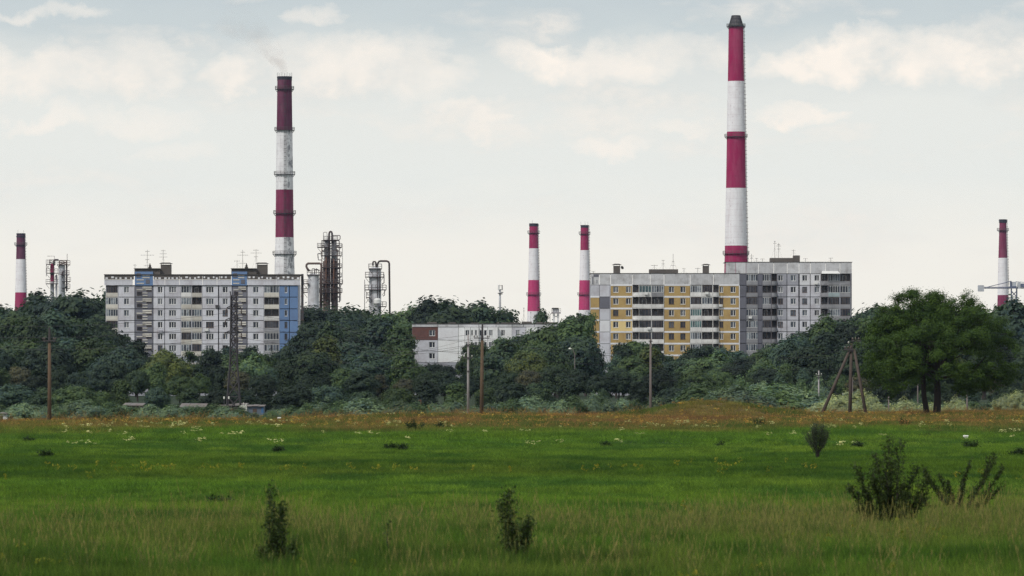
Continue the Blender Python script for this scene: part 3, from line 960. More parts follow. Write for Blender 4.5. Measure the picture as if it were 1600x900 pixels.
def grey_building():
    d, px0, px1 = 1262.0, 1133.6, 1331.0
    G, D, L = M_PANEL_DARK, M_PANEL_DARKER, M_PANEL
    cols = [(1133.6, 1149.7, 'blank', dict(mat=D)), (1149.7, 1166.0, 'blank', dict(mat=[D])),
            (1166.0, 1184.2, 'log', dict(pat='gddggggg', bmat=M_BALGREY, nm=5, mat=D)),
            (1184.2, 1191.2, 'blank', dict(mat=D)),
            (1191.2, 1205.0, 'log', dict(pat='gogodog', bmat=M_BALGREY, nm=4, mat=D)),
            (1205.0, 1214.0, 'log', dict(pat='ooooooo', bmat=M_BALGREY, out=1.1, round='R', mat=D)),
            (1214.0, 1229.6, 'win', dict(mat=[G, G, G, G, L], win=[(1215.8, 1223.4, 2)])),
            (1229.6, 1248.0, 'win', dict(mat=[G, L, L, L, L], win=[(1235.2, 1243.6, 2)])),
            (1249.0, 1266.0, 'win', dict(mat=[M_PANEL_WHITE, L, L, L], win=[(1253.5, 1261.3, 2)])),
            (1266.0, 1282.0, 'win', dict(mat=[M_PANEL_WHITE, L, L, L], win=[(1272.6, 1280, 2)])),
            (1282.0, 1294.0, 'log', dict(pat='ooooooo', bmat=M_BALGREY, out=1.1, round='L', mat=L)),
            (1294.0, 1312.3, 'log', dict(pat='ggdgooo', bmat=[M_BALGREY, M_TURQ, M_BALGREY], nm=5, mat=G)),
            (1312.6, 1329.0, 'log', dict(pat='ogddooo', bmat=M_BALGREY, nm=4, mat=G)),
            (1329.0, 1331.0, 'blank', dict(mat=D))]
    root, s, W, hfl, zt = building('x', d, px0, px1, 7, 427.6, 18.15, cols, depth=12, side_mat=M_PANEL_DARKER, lower_mat=M_PANEL_DARK)
    X = lambda p: (p - px0) * s
    ztop = WZ(409.7, d)
    attic_row(root, px0, s, [1133.6, 1149.2, 1165.6, 1185, 1209, 1230, 1248.5, 1266.5, 1290, 1312.5, 1331.2], zt, ztop, [M_PARAPET], -0.02)
    MB().box(-0.1, W + 0.15, -0.1, 12.1, ztop - 0.03, ztop + 0.09).build('roof', M_ROOF, root)
    # white sheet canopy over the top right loggia
    mb = MB()
    mb.quad((X(1283), -1.5, WZ(427.6, d)), (X(1312), -1.5, WZ(427.6, d)), (X(1309.5), 0.0, WZ(423.4, d)), (X(1284.5), 0.0, WZ(423.4, d)))
    mb.quad((X(1284.5), 0.0, WZ(423.4, d) - 0.05), (X(1309.5), 0.0, WZ(423.4, d) - 0.05), (X(1312), -1.5, WZ(427.6, d) - 0.05), (X(1283), -1.5, WZ(427.6, d) - 0.05))
    mb.build('sheet_canopy', M_FRAME, root)
    MB().box(X(1204.5), X(1241), 2.5, 7, ztop + 0.1, WZ(402.6, d)).build('lift_house', M_BROWNCONC, root)
    MB().box(X(1241) + 0.02, X(1250.7), 2.3, 7, ztop + 0.1, WZ(398.7, d)).build('ventilation_shaft', M_BROWNCONC, root)
    for (px, py) in ((1172.2, 496), (1275, 442.6)):
        MB().box(-0.42, 0.42, -0.45, -0.02, -0.28, 0.28).build('air_conditioner', M_FRAME, root, (X(px), 0, WZ(py, d)))
    tag(root, 'grey panel apartment block with glazed loggias, behind the ochre-yellow one', 'building')
    antenna(1211.9, 375.5, d, 402.6, [(.85, 2), (.95, 1)], 'tallest TV aerial above the lift house of the dark grey block', 3)
    antenna(1218.0, 379.0, d, 402.6, [(.8, 3.5), (.6, 2.5), (.9, 2)], 'TV aerial second from the left above the grey block lift house', 4)
    antenna(1241.3, 389.0, d, 399, [(.8, 2.5)], 'TV aerial on the ventilation shaft of the grey block', 3)
    antenna(1175.5, 396.0, d, 409.5, [(.75, 3), (.5, 2)], 'TV aerial near the left end of the grey block roof', 3)
    antenna(1183.5, 402.5, d, 409.5, [(.9, 2)], 'short TV aerial on the grey block roof between two taller ones', 3)
    antenna(1192.5, 403.5, d, 409.5, [(.9, 3)], 'short TV aerial just left of the grey block lift house', 3)
    antenna(1260.0, 403.0, d, 409.5, [(.9, 3)], 'short TV aerial just right of the grey block lift house', 3)
    antenna(1299.7, 402.0, d, 409.5, [(.9, 3)], 'TV aerial above the white sheet canopy of the grey block', 3)


def white_building():
    d, px0, px1 = 1287.0, 643.8, 880.0
    s = S(d)
    root = empty('apartment_building', (WX(px0, d), d, 0))
    X = lambda p: (p - px0) * s
    W = X(px1)
    z = lambda py: WZ(py, d)
    hfl = 17.4 * s
    lines = [511.0, 531.4, 548.8, 566.2]
    MB().box(0, W, 0.0, 11, -0.3, z(566.2) - 0.04).build('base_wall', M_PANEL_DARK, root)
    MB().box(0.2, W - 0.2, 0.6, 11, z(566.2) - 0.03, z(507)).build('core_wall', M_INNER, root)
    MB().box(0, 0.29, 0.27, 11, z(566.2), z(507)).build('end_wall', M_PANEL_DARK, root)
    specs = [  # a, b, windows, y, materials per storey
        (643.8, 684.2, [(670.4, 679.8, 2)], 0, [M_REDBRICK, M_PANEL, M_PANEL]),
        (684.2, 716.2, [], 0, [M_PANEL_WHITE, M_WHITEWASH, M_WHITEWASH]),
        (716.2, 726.2, [], 0, [M_WHITEWASH] * 3),
        (726.2, 735.0, [(727.4, 733.6, 2)], -0.9, [M_WHITEWASH] * 3),
        (735.0, 748.2, [(736.2, 739.2, 1), (742.0, 745.6, 1)], -0.9, [M_WHITEWASH] * 3),
        (748.2, 762.0, [(749.2, 752.6, 1), (756.2, 760.8, 1)], 0, [M_WHITEWASH] * 3),
        (762.0, 778.0, [(764.0, 770.0, 2)], -0.9, [M_WHITEWASH] * 3),
        (778.0, 800.0, [(783.0, 789.0, 2)], 0, [M_WHITEWASH] * 3),
        (800.0, 822.0, [(806.0, 812.0, 2)], 0, [M_PANEL] * 3),
        (822.0, 840.0, [(828.0, 834.0, 2)], -0.9, [M_WHITEWASH] * 3),
        (840.0, 862.0, [(847.0, 853.0, 2)], 0, [M_PANEL] * 3),
        (862.0, 880.0, [(868.0, 874.0, 2)], 0, [M_PANEL] * 3)]
    g = 0.04
    for (a, b, wins, y, mm) in specs:
        for i in range(3):
            z1, z0 = z(lines[i]), z(lines[i + 1])
            hh = z1 - z0
            wz0 = hh - 5.0 * s - 1.45 if i == 0 else hh - 1.95
            holes = [((p[0] - a) * s - g, (p[1] - a) * s - g, wz0, wz0 + 1.45) for p in wins]
            t = 0.25 if y == 0 else 0.9 + 0.25
            link('wall_panel', panel_mesh(X(b) - X(a) - 2 * g, hh - 2 * g, holes, mm[i], t), root, (X(a) + g, y, z0 + g))
            for hq, p in zip(holes, wins):
                window(root, X(a) + g + hq[0], z0 + g + hq[2], hq[1] - hq[0], 1.45, y + 0.12, 'white', p[2])
    attic_row(root, px0, s, [643.6, 684.2, 716.4, 748.2, 775, 800, 818, 835, 850, 866, 880.4], z(511.0), z(506.2), [M_PARAPET], -0.12)
    MB().box(-0.2, W + 0.2, -0.25, 11.2, z(506.2) - 0.02, z(505.4)).build('roof', M_ROOF, root)
    mb = MB()
    for (a, b, t) in ((667, 682, 503.2), (700, 712, 503.6), (735, 748, 504.0), (776, 780, 503.4), (783, 813, 503.8), (815, 831, 502.2), (838, 848, 503), (850, 872, 503.2), (874, 881, 503.4)):
        mb.box(X(a), X(b), 3, 6, z(505.4) + 0.003, z(t))
    mb.build('roof_hatch', M_BROWNCONC, root)
    tag(root, 'long low whitewashed apartment block with a faded dark red end panel', 'building')
    antenna(818.6, 480.5, d, 505.4, [(.97, .8), (.8, 1)], 'slender TV aerial on the low white block, left of a chimney', 3)
    antenna(829.4, 486.5, d, 505.4, [(.9, .8)], 'slender TV aerial in front of the nearer pink and white chimney', 3)


left_building()
yellow_building()
grey_building()
white_building()


# ------------------------------------------------------------------ chimneys
def chimney(label, px, d, bands, prof, plats, ladder=True, rods=0, seg=40, soot=False, cap=None, brick=False, rod_h=2.2):
    """bands: (py_top, py_bottom, material, name); prof: (py, half width px) top to bottom; plats: (py, half width px)"""
    s = S(d)
    root = empty('chimney', (WX(px, d), d, 0))
    pys = [p[0] for p in prof]
    hws = [p[1] for p in prof]
    gy = HOR + EYE / s
    slope = (hws[-1] - hws[-2]) / (pys[-1] - pys[-2])
    pys.append(gy)
    hws.append(hws[-1] + slope * (gy - pys[-2]))
    rad = lambda py: float(np.interp(py, pys, hws)) * s
    for (t, b, mt, nm) in bands:
        b = min(b, gy)
        rows = [b] + [p for p in reversed(pys) if t < p < b] + [t]
        MB().lathe([(rad(p), WZ(p, d)) for p in rows], seg=seg, cap=False).build(nm, mt, root, smooth=True)
        # raised ring where the paint changes
    top = pys[0]
    MB().lathe([(rad(top) + 0.02, WZ(top, d) - 0.5), (rad(top) + 0.16, WZ(top, d) - 0.45), (rad(top) + 0.16, WZ(top, d) + 0.1), (rad(top) * 0.8, WZ(top, d) + 0.12), (rad(top) * 0.8, WZ(top, d) - 6)], seg=seg, cap=False).build('rim', M_SOOT if soot or brick else M_DARKSTEEL, root)
    for (py, hw) in plats:
        r0, r1, z = rad(py) + 0.01, hw * s, WZ(py, d)
        h = 1.15 if d < 2500 else 1.3
        mb = MB().lathe([(r0, z - 0.12), (r1, z - 0.12), (r1, z + 0.04), (r0, z + 0.04)], seg=28, cap=False)
        o = mb.build('platform', M_DARKSTEEL, root)
        rl = MB()
        for k in range(20):
            a = 2 * math.pi * k / 20
            c_, s_ = math.cos(a), math.sin(a)
            rl.bar((r1 * c_, r1 * s_, z), (r1 * c_, r1 * s_, z + h), 0.05)
            rl.bar((r0 * c_, r0 * s_, z - 1.1), (r1 * c_, r1 * s_, z - 0.1), 0.05)
        for zz in (z + h, z + h * 0.55):
            pts = [(r1 * math.cos(2 * math.pi * k / 28), r1 * math.sin(2 * math.pi * k / 28), zz) for k in range(29)]
            rl.tube(pts, 0.05, 4, False)
        rl.build('platform_railing', M_ANT, o)
    if ladder:
        a = R(-84 if ladder == 'front' else -20)
        mb = MB()
        zt_, zb_ = WZ(top, d), 0
        for off in (-0.35, 0.35):
            p = []
            for q in pys:
                r = rad(q) + 0.45
                p.append((r * math.cos(a) - off * math.sin(a), r * math.sin(a) + off * math.cos(a), WZ(q, d)))
            mb.tube(p, 0.07, 4, False)
        k = WZ(top, d) - 1
        while k > 20:
            q = HOR - (k - EYE) / s
            r = rad(q) + 0.45
            mb.lathe([(0.5, k), (0.5, k + 0.12)], r * math.cos(a), r * math.sin(a), 8, False)
            k -= 1.6
        mb.build('caged_ladder', M_DARKSTEEL, root)
    if rods:
        mb = MB()
        for k in range(rods):
            an = 2 * math.pi * (k + 0.3) / rods
            r = rad(top) + 0.1
            mb.bar((r * math.cos(an), r * math.sin(an), WZ(top, d) - 1.5), (r * math.cos(an), r * math.sin(an), WZ(top, d) + rod_h), 0.05)
        mb.build('lightning_rod', M_ANT, root)
    if cap:
        r0, r1 = cap[1] * s, cap[2] * s
        z0, z1 = WZ(top, d), WZ(cap[0], d)
        mb = MB().lathe([(r0 * 0.93, z0 + 0.1), (r1 * 0.93, z1 - 0.1)], seg=24, cap=False)
        o = mb.build('steel_cone', M_CONE, root)
        rb = MB()
        for k in range(24):
            an = 2 * math.pi * k / 24
            rb.bar((r0 * math.cos(an), r0 * math.sin(an), z0), (r1 * math.cos(an), r1 * math.sin(an), z1), 0.11)
        for f in (0, .33, .66, 1.0):
            r, z = r0 + (r1 - r0) * f, z0 + (z1 - z0) * f
            rb.tube([(r * math.cos(2 * math.pi * k / 24), r * math.sin(2 * math.pi * k / 24), z) for k in range(25)], 0.12, 4, False)
        rb.build('rib', M_DARKSTEEL, o)
    if brick:
        mb = MB()
        for (py, hw) in brick:
            r, z = hw * s, WZ(py, d)
            mb.lathe([(rad(py), z - 0.5), (r, z - 0.3), (r, z + 0.3), (rad(py), z + 0.5)], seg=seg, cap=False)
        mb.build('corbel_ring', M_SOOT, root, smooth=True)
    tag(root, label, 'chimney')
    return root


M_CONE = plain('grey_cone_steel', (0.16, 0.15, 0.16), 0.7)
chimney('tallest crimson and white banded chimney with a steel cone on top', 1150, 2200,
        [(40, 127, M_CRIMSON, 'red_band'), (127, 206, M_CHWHITE, 'white_band'), (206, 294, M_CRIMSON, 'red_band'), (294, 384, M_CHWHITE, 'white_band'), (384, 700, M_CRIMSON, 'red_band')],
        [(40, 11.4), (127, 12.8), (206, 14.2), (294, 15.6), (384, 17.4), (410, 18.0)], [(41.5, 14.6), (213.7, 17.9), (396.5, 20.8)], ladder='side', rods=0, cap=(24.5, 11.2, 6.6))
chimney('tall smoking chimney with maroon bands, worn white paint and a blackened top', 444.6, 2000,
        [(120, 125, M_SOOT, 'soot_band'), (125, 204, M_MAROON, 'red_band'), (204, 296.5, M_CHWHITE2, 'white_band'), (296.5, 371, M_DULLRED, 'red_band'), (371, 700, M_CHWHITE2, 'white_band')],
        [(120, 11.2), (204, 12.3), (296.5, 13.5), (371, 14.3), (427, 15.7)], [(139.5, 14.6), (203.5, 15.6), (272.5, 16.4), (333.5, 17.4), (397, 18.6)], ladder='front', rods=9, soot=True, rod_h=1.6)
chimney('pink-red and white chimney left of its twin, left of the ochre-yellow block', 833.8, 3000,
        [(349.5, 388.2, M_CRIMSON, 'red_band'), (388.2, 437.7, M_CHWHITE, 'white_band'), (437.7, 486.5, M_PINKRED, 'red_band'), (486.5, 700, M_CHWHITE, 'white_band')],
        [(349.5, 6.7), (388.2, 7.2), (437.7, 8.4), (486, 9.8)], [(364, 9.6), (460.5, 11.6)], ladder='side', rods=1, brick=[(350.4, 7.1), (352.6, 7.0)])
chimney('pink-red and white chimney with a black top beside the ochre-yellow block', 913.4, 3000,
        [(352, 356, M_SOOT, 'soot_band'), (356, 391, M_CRIMSON, 'red_band'), (391, 438, M_CHWHITE, 'white_band'), (438, 484.5, M_PINKRED, 'red_band'), (484.5, 700, M_CHWHITE, 'white_band')],
        [(352, 6.1), (391, 6.6), (438, 8.1), (484.5, 9.3)], [(365.5, 8.9), (460.5, 11.2)], ladder='side', rods=3, soot=True)
chimney('slim dull red and white chimney at the far left above the trees', 32.5, 3000,
        [(364.8, 405, M_MAROON, 'red_band'), (405, 457, M_CHWHITE, 'white_band'), (457, 700, M_CRIMSON, 'red_band')],
        [(364.8, 6.5), (405, 7.3), (457, 8.8), (475, 9.3)], [(382.5, 10.0)], ladder='side', rods=2, brick=[(369.5, 7.2), (366, 6.9)])
chimney('slim dull red and white chimney at the far right behind the crane', 1567, 3000,
        [(343, 403, M_DULLRED, 'red_band'), (403, 461, M_CHWHITE, 'white_band'), (461, 700, M_DULLRED, 'red_band')],
        [(343, 5.6), (350, 5.5), (403, 7.0), (461, 8.3)], [(360, 9.2)], ladder='side', rods=0, brick=[(344.5, 6.4), (347, 6.2)])


# ------------------------------------------------------------------ refinery columns
class Plant:
    def __init__(self, label, px, d, cat='distillation column'):
        self.d, self.px, self.s = d, px, S(d)
        self.root = empty('distillation_column', (WX(px, d), d, 0))
        tag(self.root, label, cat, 'refinery columns behind the trees')

    def p(self, px, py, y=0.0):
        return ((px - self.px) * self.s, y, WZ(py, self.d))

    def vessel(self, a, b, py_top, mat, y=0, dome=True, bottom=None, name='vessel', rings=4):
        x, r = ((a + b) / 2 - self.px) * self.s, (b - a) / 2 * self.s
        z1 = WZ(py_top, self.d)
        z0 = 0 if bottom is None else WZ(bottom, self.d)
        prof = [(r, z0)]
        for k in range(1, rings + 1):
            z = z0 + (z1 - z0) * k / (rings + 1)
            prof += [(r, z - 0.15), (r + 0.12, z - 0.15), (r + 0.12, z + 0.15), (r, z + 0.15)]
        prof += [(r, z1)]
        if dome:
            prof += [(r * 0.85, z1 + r * 0.22), (r * 0.5, z1 + r * 0.38), (0.05, z1 + r * 0.45)]
        o = MB().lathe(prof, x, y, 20).build(name, mat, self.root)
        return o

    def plat(self, a, b, py, y0=-3, y1=3, rail=1.1, braces=True, rail_h=None):
        x0, x1 = (a - self.px) * self.s, (b - self.px) * self.s
        z = WZ(py, self.d)
        o = MB().box(x0, x1, y0, y1, z - 0.22, z).build('platform', M_RUSTD, self.root)
        r = MB()
        rail_posts(r, x0, x1, y0, z, rail, 1.1, 0.05)
        rail_posts(r, x0, x1, y1, z, rail, 1.1, 0.05)
        for xx in (x0, x1):
            r.bar((xx, y0, z + rail), (xx, y1, z + rail), 0.05)
        if braces:
            for xx, sg in ((x0, 1), (x1, -1)):
                r.bar((xx, y0, z - 0.2), (xx + sg * 1.3, y0, z - 1.9), 0.07)
        r.build('platform_railing', M_ANTR, o)

    def pipe(self, pts, r, mat=None, y=-2.0, sides=8):
        MB().tube([self.p(a, b, y) for a, b in pts], r, sides).build('pipe', mat or M_PIPE, self.root, smooth=True)

    def frame(self, a, b, t, bot, n, y=0, r=0.09, mat=None, name='steel_frame', dy=2.5):
        mb = MB()
        for yy in (y - dy, y + dy):
            mb.bar(self.p(a, t, yy), self.p(a, bot, yy), r)
            mb.bar(self.p(b, t, yy), self.p(b, bot, yy), r)
            for k in range(n):
                q0, q1 = t + (bot - t) * k / n, t + (bot - t) * (k + 1) / n
                mb.bar(self.p(a, q0, yy), self.p(b, q0, yy), r)
                mb.bar(self.p(a, q0, yy), self.p(b, q1, yy), r * 0.8)
                if k % 2: mb.bar(self.p(b, q0, yy), self.p(a, q1, yy), r * 0.8)
        for xx in (a, b):
            for k in range(n + 1):
                q = t + (bot - t) * k / n
                mb.bar(self.p(xx, q, y - dy), self.p(xx, q, y + dy), r)
        mb.build(name, mat or M_RUSTD, self.root)


M_RUSTD = plain('dark_rusty_steel', (0.055, 0.042, 0.045), 0.85, 0.0, 0.5, 0.6, (0.13, 0.06, 0.04))
M_ANTR = plain('grey_railing', (0.14, 0.12, 0.12), 0.8)
M_RUSTV = plain('rust_streaked_vessel', (0.11, 0.085, 0.085), 0.8, 0.0, 0.3, 0.9, (0.20, 0.105, 0.07))

P = Plant('tallest rusty refinery column wrapped in platforms, right of the smoking chimney', 516, 1600)
P.vessel(506.6, 516.2, 376, M_VESSEL, 0, rings=6, bottom=408)
P.vessel(517.8, 526.0, 375.5, M_VESSELW, 0, rings=6, bottom=408)
P.vessel(504.5, 516.2, 408, M_RUSTV, 0, rings=5, dome=False)
P.vessel(517.6, 528.0, 408, M_RUSTV, 0, rings=5, dome=False)
P.vessel(499.0, 504.0, 425, M_RUSTD, 0.5, rings=3)
P.pipe([(514.6, 470), (514.6, 366), (515.4, 363), (517.0, 362), (518.6, 363), (519.3, 366), (519.3, 380)], 0.30, M_RUSTD, -2.2)
P.pipe([(519.5, 372), (520, 368), (530.5, 368), (531.6, 369), (531.6, 373.5), (530, 375), (526, 375)], 0.14, M_ANTR, -1.0)
P.pipe([(505.6, 385), (505.6, 364), (507, 363), (511, 363), (511.6, 376)], 0.09, M_ANTR, -1.0)
P.pipe([(497.5, 403), (497, 397), (499, 396.5), (503, 397)], 0.15, M_RUSTD, -2.4)
P.pipe([(497.5, 403), (498, 406.5), (504, 406.5)], 0.13, M_RUSTD, -2.4)
P.pipe([(503.4, 386), (503.4, 470)], 0.14, M_RUST, -2.6)
P.pipe([(510, 400), (510, 470)], 0.2, M_RUST, -2.6)
P.pipe([(522, 405), (522, 470)], 0.22, M_RUST, -2.6)
P.pipe([(527.4, 390), (527.4, 470)], 0.16, M_RUSTD, -2.6)
P.pipe([(535.2, 381), (535.2, 442), (533, 446)], 0.07, M_ANTR, -1)
P.pipe([(532.5, 442), (532.5, 470)], 0.10, M_ANTR, -1)
for (a, b, py) in ((496.3, 513, 385.9), (525, 533.6, 385.9), (502.0, 533.6, 399.2), (502.5, 533.6, 417.6), (525.5, 533.4, 432), (480.0, 535.2, 442.8), (474.5, 534.4, 456.2), (506, 527.5, 374.8)):
    P.plat(a, b, py)
P.frame(500.5, 515.5, 425, 472, 8, 0)
P.frame(517.5, 530.5, 405, 472, 9, 0)
P.frame(503, 530, 376, 400, 3, 0, 0.07)

P = Plant('squat white refinery column with a looping brown pipe beside the tallest one', 489.5, 1570)
P.vessel(481, 498.6, 430.8, M_VESSELW, 0, rings=3)
P.pipe([(484, 424), (480.6, 420), (479, 416.5), (479.5, 413.6), (481.8, 411.9), (500, 411.9), (502, 413), (502.6, 416), (502.6, 470)], 0.34, M_PIPE, -2.0)
P.plat(480.0, 503.5, 429.2, -2, 2, 1.4)
P.pipe([(488, 430), (488, 420), (492, 420)], 0.12, M_ANTR, -1)
P.pipe([(491.5, 429), (491.5, 421), (496, 421), (499.5, 423)], 0.14, M_RUSTD, -1)
P.pipe([(494, 430), (494, 419)], 0.12, M_RUSTD, 1)
P.plat(474.5, 483, 442.8, -2, 2, 1.1)

P = Plant('grey-white refinery column with a tall thin inverted U pipe', 588, 1600)
P.vessel(576.8, 595.6, 421, M_VESSELW, 0, rings=6)
P.vessel(584.5, 596, 468.5, M_FRAME, -3.2, bottom=474, rings=0, name='white_drum')
P.pipe([(582.8, 415), (582.8, 410.5), (583.8, 409), (586.3, 409), (587.3, 410.5), (588, 419)], 0.26, M_RUSTD, -1)
P.pipe([(589.6, 417), (590.4, 411.5), (592.5, 408.6), (595, 408), (604, 408), (607.3, 409.2), (608.3, 412), (609.3, 500)], 0.30, M_RUSTD, -1)
P.pipe([(599.3, 428), (600.2, 430), (600.2, 442), (597, 444)], 0.14, M_RUSTD, -1)
P.pipe([(600.8, 453), (601.2, 461), (598.5, 463)], 0.12, M_RUSTD, -1)
P.pipe([(570, 437), (569.7, 500)], 0.10, M_ANTR, -1)
P.pipe([(590, 422), (590, 470)], 0.12, M_RUSTD, -2.2)
P.pipe([(593.5, 430), (593.5, 468)], 0.10, M_RUSTD, -2.2)
P.pipe([(580.5, 440), (580.5, 475)], 0.09, M_RUSTD, -2.2)
for (a, b, py) in ((576.2, 596.4, 419.5), (571, 599.6, 432.4), (570.2, 603.4, 452.4), (572.4, 578.2, 464.5), (592, 603.5, 478.6)):
    P.plat(a, b, py, -2.6, 2.6, 1.4)

P = Plant('refinery column with a crimson and white shaft at the left above the trees', 90, 1900)
P.vessel(78.6, 84.7, 413.5, M_CRIMSON, 0, rings=2, bottom=425.5)
P.vessel(78.6, 84.7, 425.5, M_RUSTD, 0, rings=1, bottom=430, dome=False)
P.vessel(78.6, 84.7, 430, M_CRIMSON, 0, rings=1, bottom=440, dome=False)
P.vessel(78.6, 84.7, 440, M_VESSEL, 0, rings=1, dome=False)
P.vessel(91.2, 101.8, 415.8, M_VESSELW, 0, rings=5)
P.vessel(86.5, 89.8, 430, M_VESSELW, 0, rings=2)
P.vessel(92.3, 97.2, 431, M_VESSELW, -2.8, rings=1)
P.pipe([(84.9, 415), (84.9, 408), (85.6, 406.6), (87, 406.3), (92, 406.2)], 0.34, M_RUSTD, -1.5)
P.pipe([(104.4, 412), (104.6, 455)], 0.32, M_RUSTD, -1)
P.pipe([(74.2, 400.3), (85.5, 400.3), (85.5, 407)], 0.08, M_ANTR, -1)
P.pipe([(72.8, 412.3), (72.8, 432)], 0.09, M_RUSTD, -1)
P.pipe([(104.8, 396.5), (105, 408)], 0.09, M_ANTR, 0)
P.pipe([(97, 431), (99, 425), (101, 423.5)], 0.3, M_RUSTD, -2)
for (a, b, py) in ((72.8, 78.6, 412.6), (72.8, 90.8, 426.4), (72.5, 90.8, 443), (89.8, 109, 413.4), (94.5, 107.8, 429), (97.5, 109.6, 439.4), (97.5, 108.8, 450)):
    P.plat(a, b, py, -2.2, 2.2, 1.5)
P.frame(77.5, 86, 406, 413.5, 2, 0, 0.08, dy=1.5)
P.frame(93, 104, 407, 413.4, 2, 0, 0.12, M_RUST, dy=1.5)


# ------------------------------------------------------------------ masts, crane, small industrial things
def cell_mast():
    d = 1500.0
    t = empty('cell_tower', (WX(781.2, d), d, 0))
    s = S(d)
    z = lambda py: WZ(py, d)
    MB().tube([(0, 0, 0), (0, 0, z(452))], [0.55, 0.28], 8).build('mast', M_VESSELW, t)
    for (dxp, a, b) in ((-2.4, 445.5, 453.5), (-.7, 445.2, 453), (3.4, 445.5, 453.5)):
        MB().box(dxp * s - 0.14, dxp * s + 0.14, -0.5, -0.3, z(b), z(a)).build('antenna_panel', M_FRAME if dxp < 2 else M_ANT, t)
    mb = MB()
    for zz in (z(452.8), z(446.5), z(458.5)):
        mb.bar((-2.6 * s, -0.35, zz), (3.6 * s, -0.35, zz), 0.06)
    mb.bar((-0.7 * s, -0.3, z(455)), (-0.7 * s, -0.3, z(445)), 0.05)
    mb.build('mounting_bracket', M_ANT, t)
    for (xx, py) in ((3.4, 457.5), (2.2, 460), (-1.6, 459)):
        MB().lathe([(0.34, 0), (0.34, 0.25)], 0, 0, 12).build('relay_drum', M_ANT, t, (xx * s, -0.4, z(py)))
    tag(t, 'slim grey cell mast with white antenna panels rising above the treetops', 'mast')


def headframe():
    d = 1500.0
    t = empty('loading_gantry', (WX(868, d), d, 0))
    X = lambda p: (p - 868) * S(d)
    z = lambda py: WZ(py, d)
    for px in (864.5, 866.6, 871.0, 873.0):
        MB().box(X(px) - 0.12, X(px) + 0.12, -0.6, 0.6, 0, z(489.5)).build('leg', M_VESSELW, t)
    MB().box(X(861.5), X(876), -1.4, 1.4, z(490), z(487.6)).build('deck', M_VESSEL, t)
    MB().box(X(863.2), X(873.6), -1.2, 1.2, z(487.6) + 0.01, z(483)).build('cabin', M_VESSELW, t)
    MB().box(X(862.4), X(872.8), -1.4, 1.4, z(483) + 0.01, z(481.0)).build('roof', M_ROOF, t)
    mb = MB()
    rail_posts(mb, X(861.5), X(876), -1.4, z(487.6), 1.0, 0.6, 0.035)
    mb.bar((X(864.5), 0, z(492)), (X(873), 0, z(497)), 0.06)
    mb.bar((X(873), 0, z(492)), (X(864.5), 0, z(497)), 0.06)
    mb.bar((X(859.5), 0, z(492)), (X(859.5), 0, z(505)), 0.06)
    mb.bar((X(859.5), 0, z(492)), (X(862), 0, z(489)), 0.06)
    mb.build('railing', M_ANT, t)
    tag(t, 'white legged gantry cabin with a black roof between the two pink chimneys', 'gantry')
    t = empty('vent_stack', (WX(792, d), d, 0))
    X = lambda p: (p - 792) * S(d)
    for (px, py, r) in ((789.5, 487, 0.3), (792.5, 484.5, 0.22), (795, 490, 0.3)):
        MB().lathe([(r, 0), (r, z(py)), (r * 1.5, z(py) + 0.02), (r * 1.5, z(py) + 0.4)], X(px), 0, 10).build('vent_pipe', M_VESSEL, t)
    mb = MB()
    for py in (489, 494, 499):
        mb.box(X(787.5), X(797), -1, 1, z(py) - 0.12, z(py))
        rail_posts(mb, X(787.5), X(797), -1, z(py), 0.8, 0.8, 0.035)
    mb.build('platform', M_ANT, t)
    tag(t, 'cluster of grey vent pipes with platforms on the white block skyline', 'vent stack')


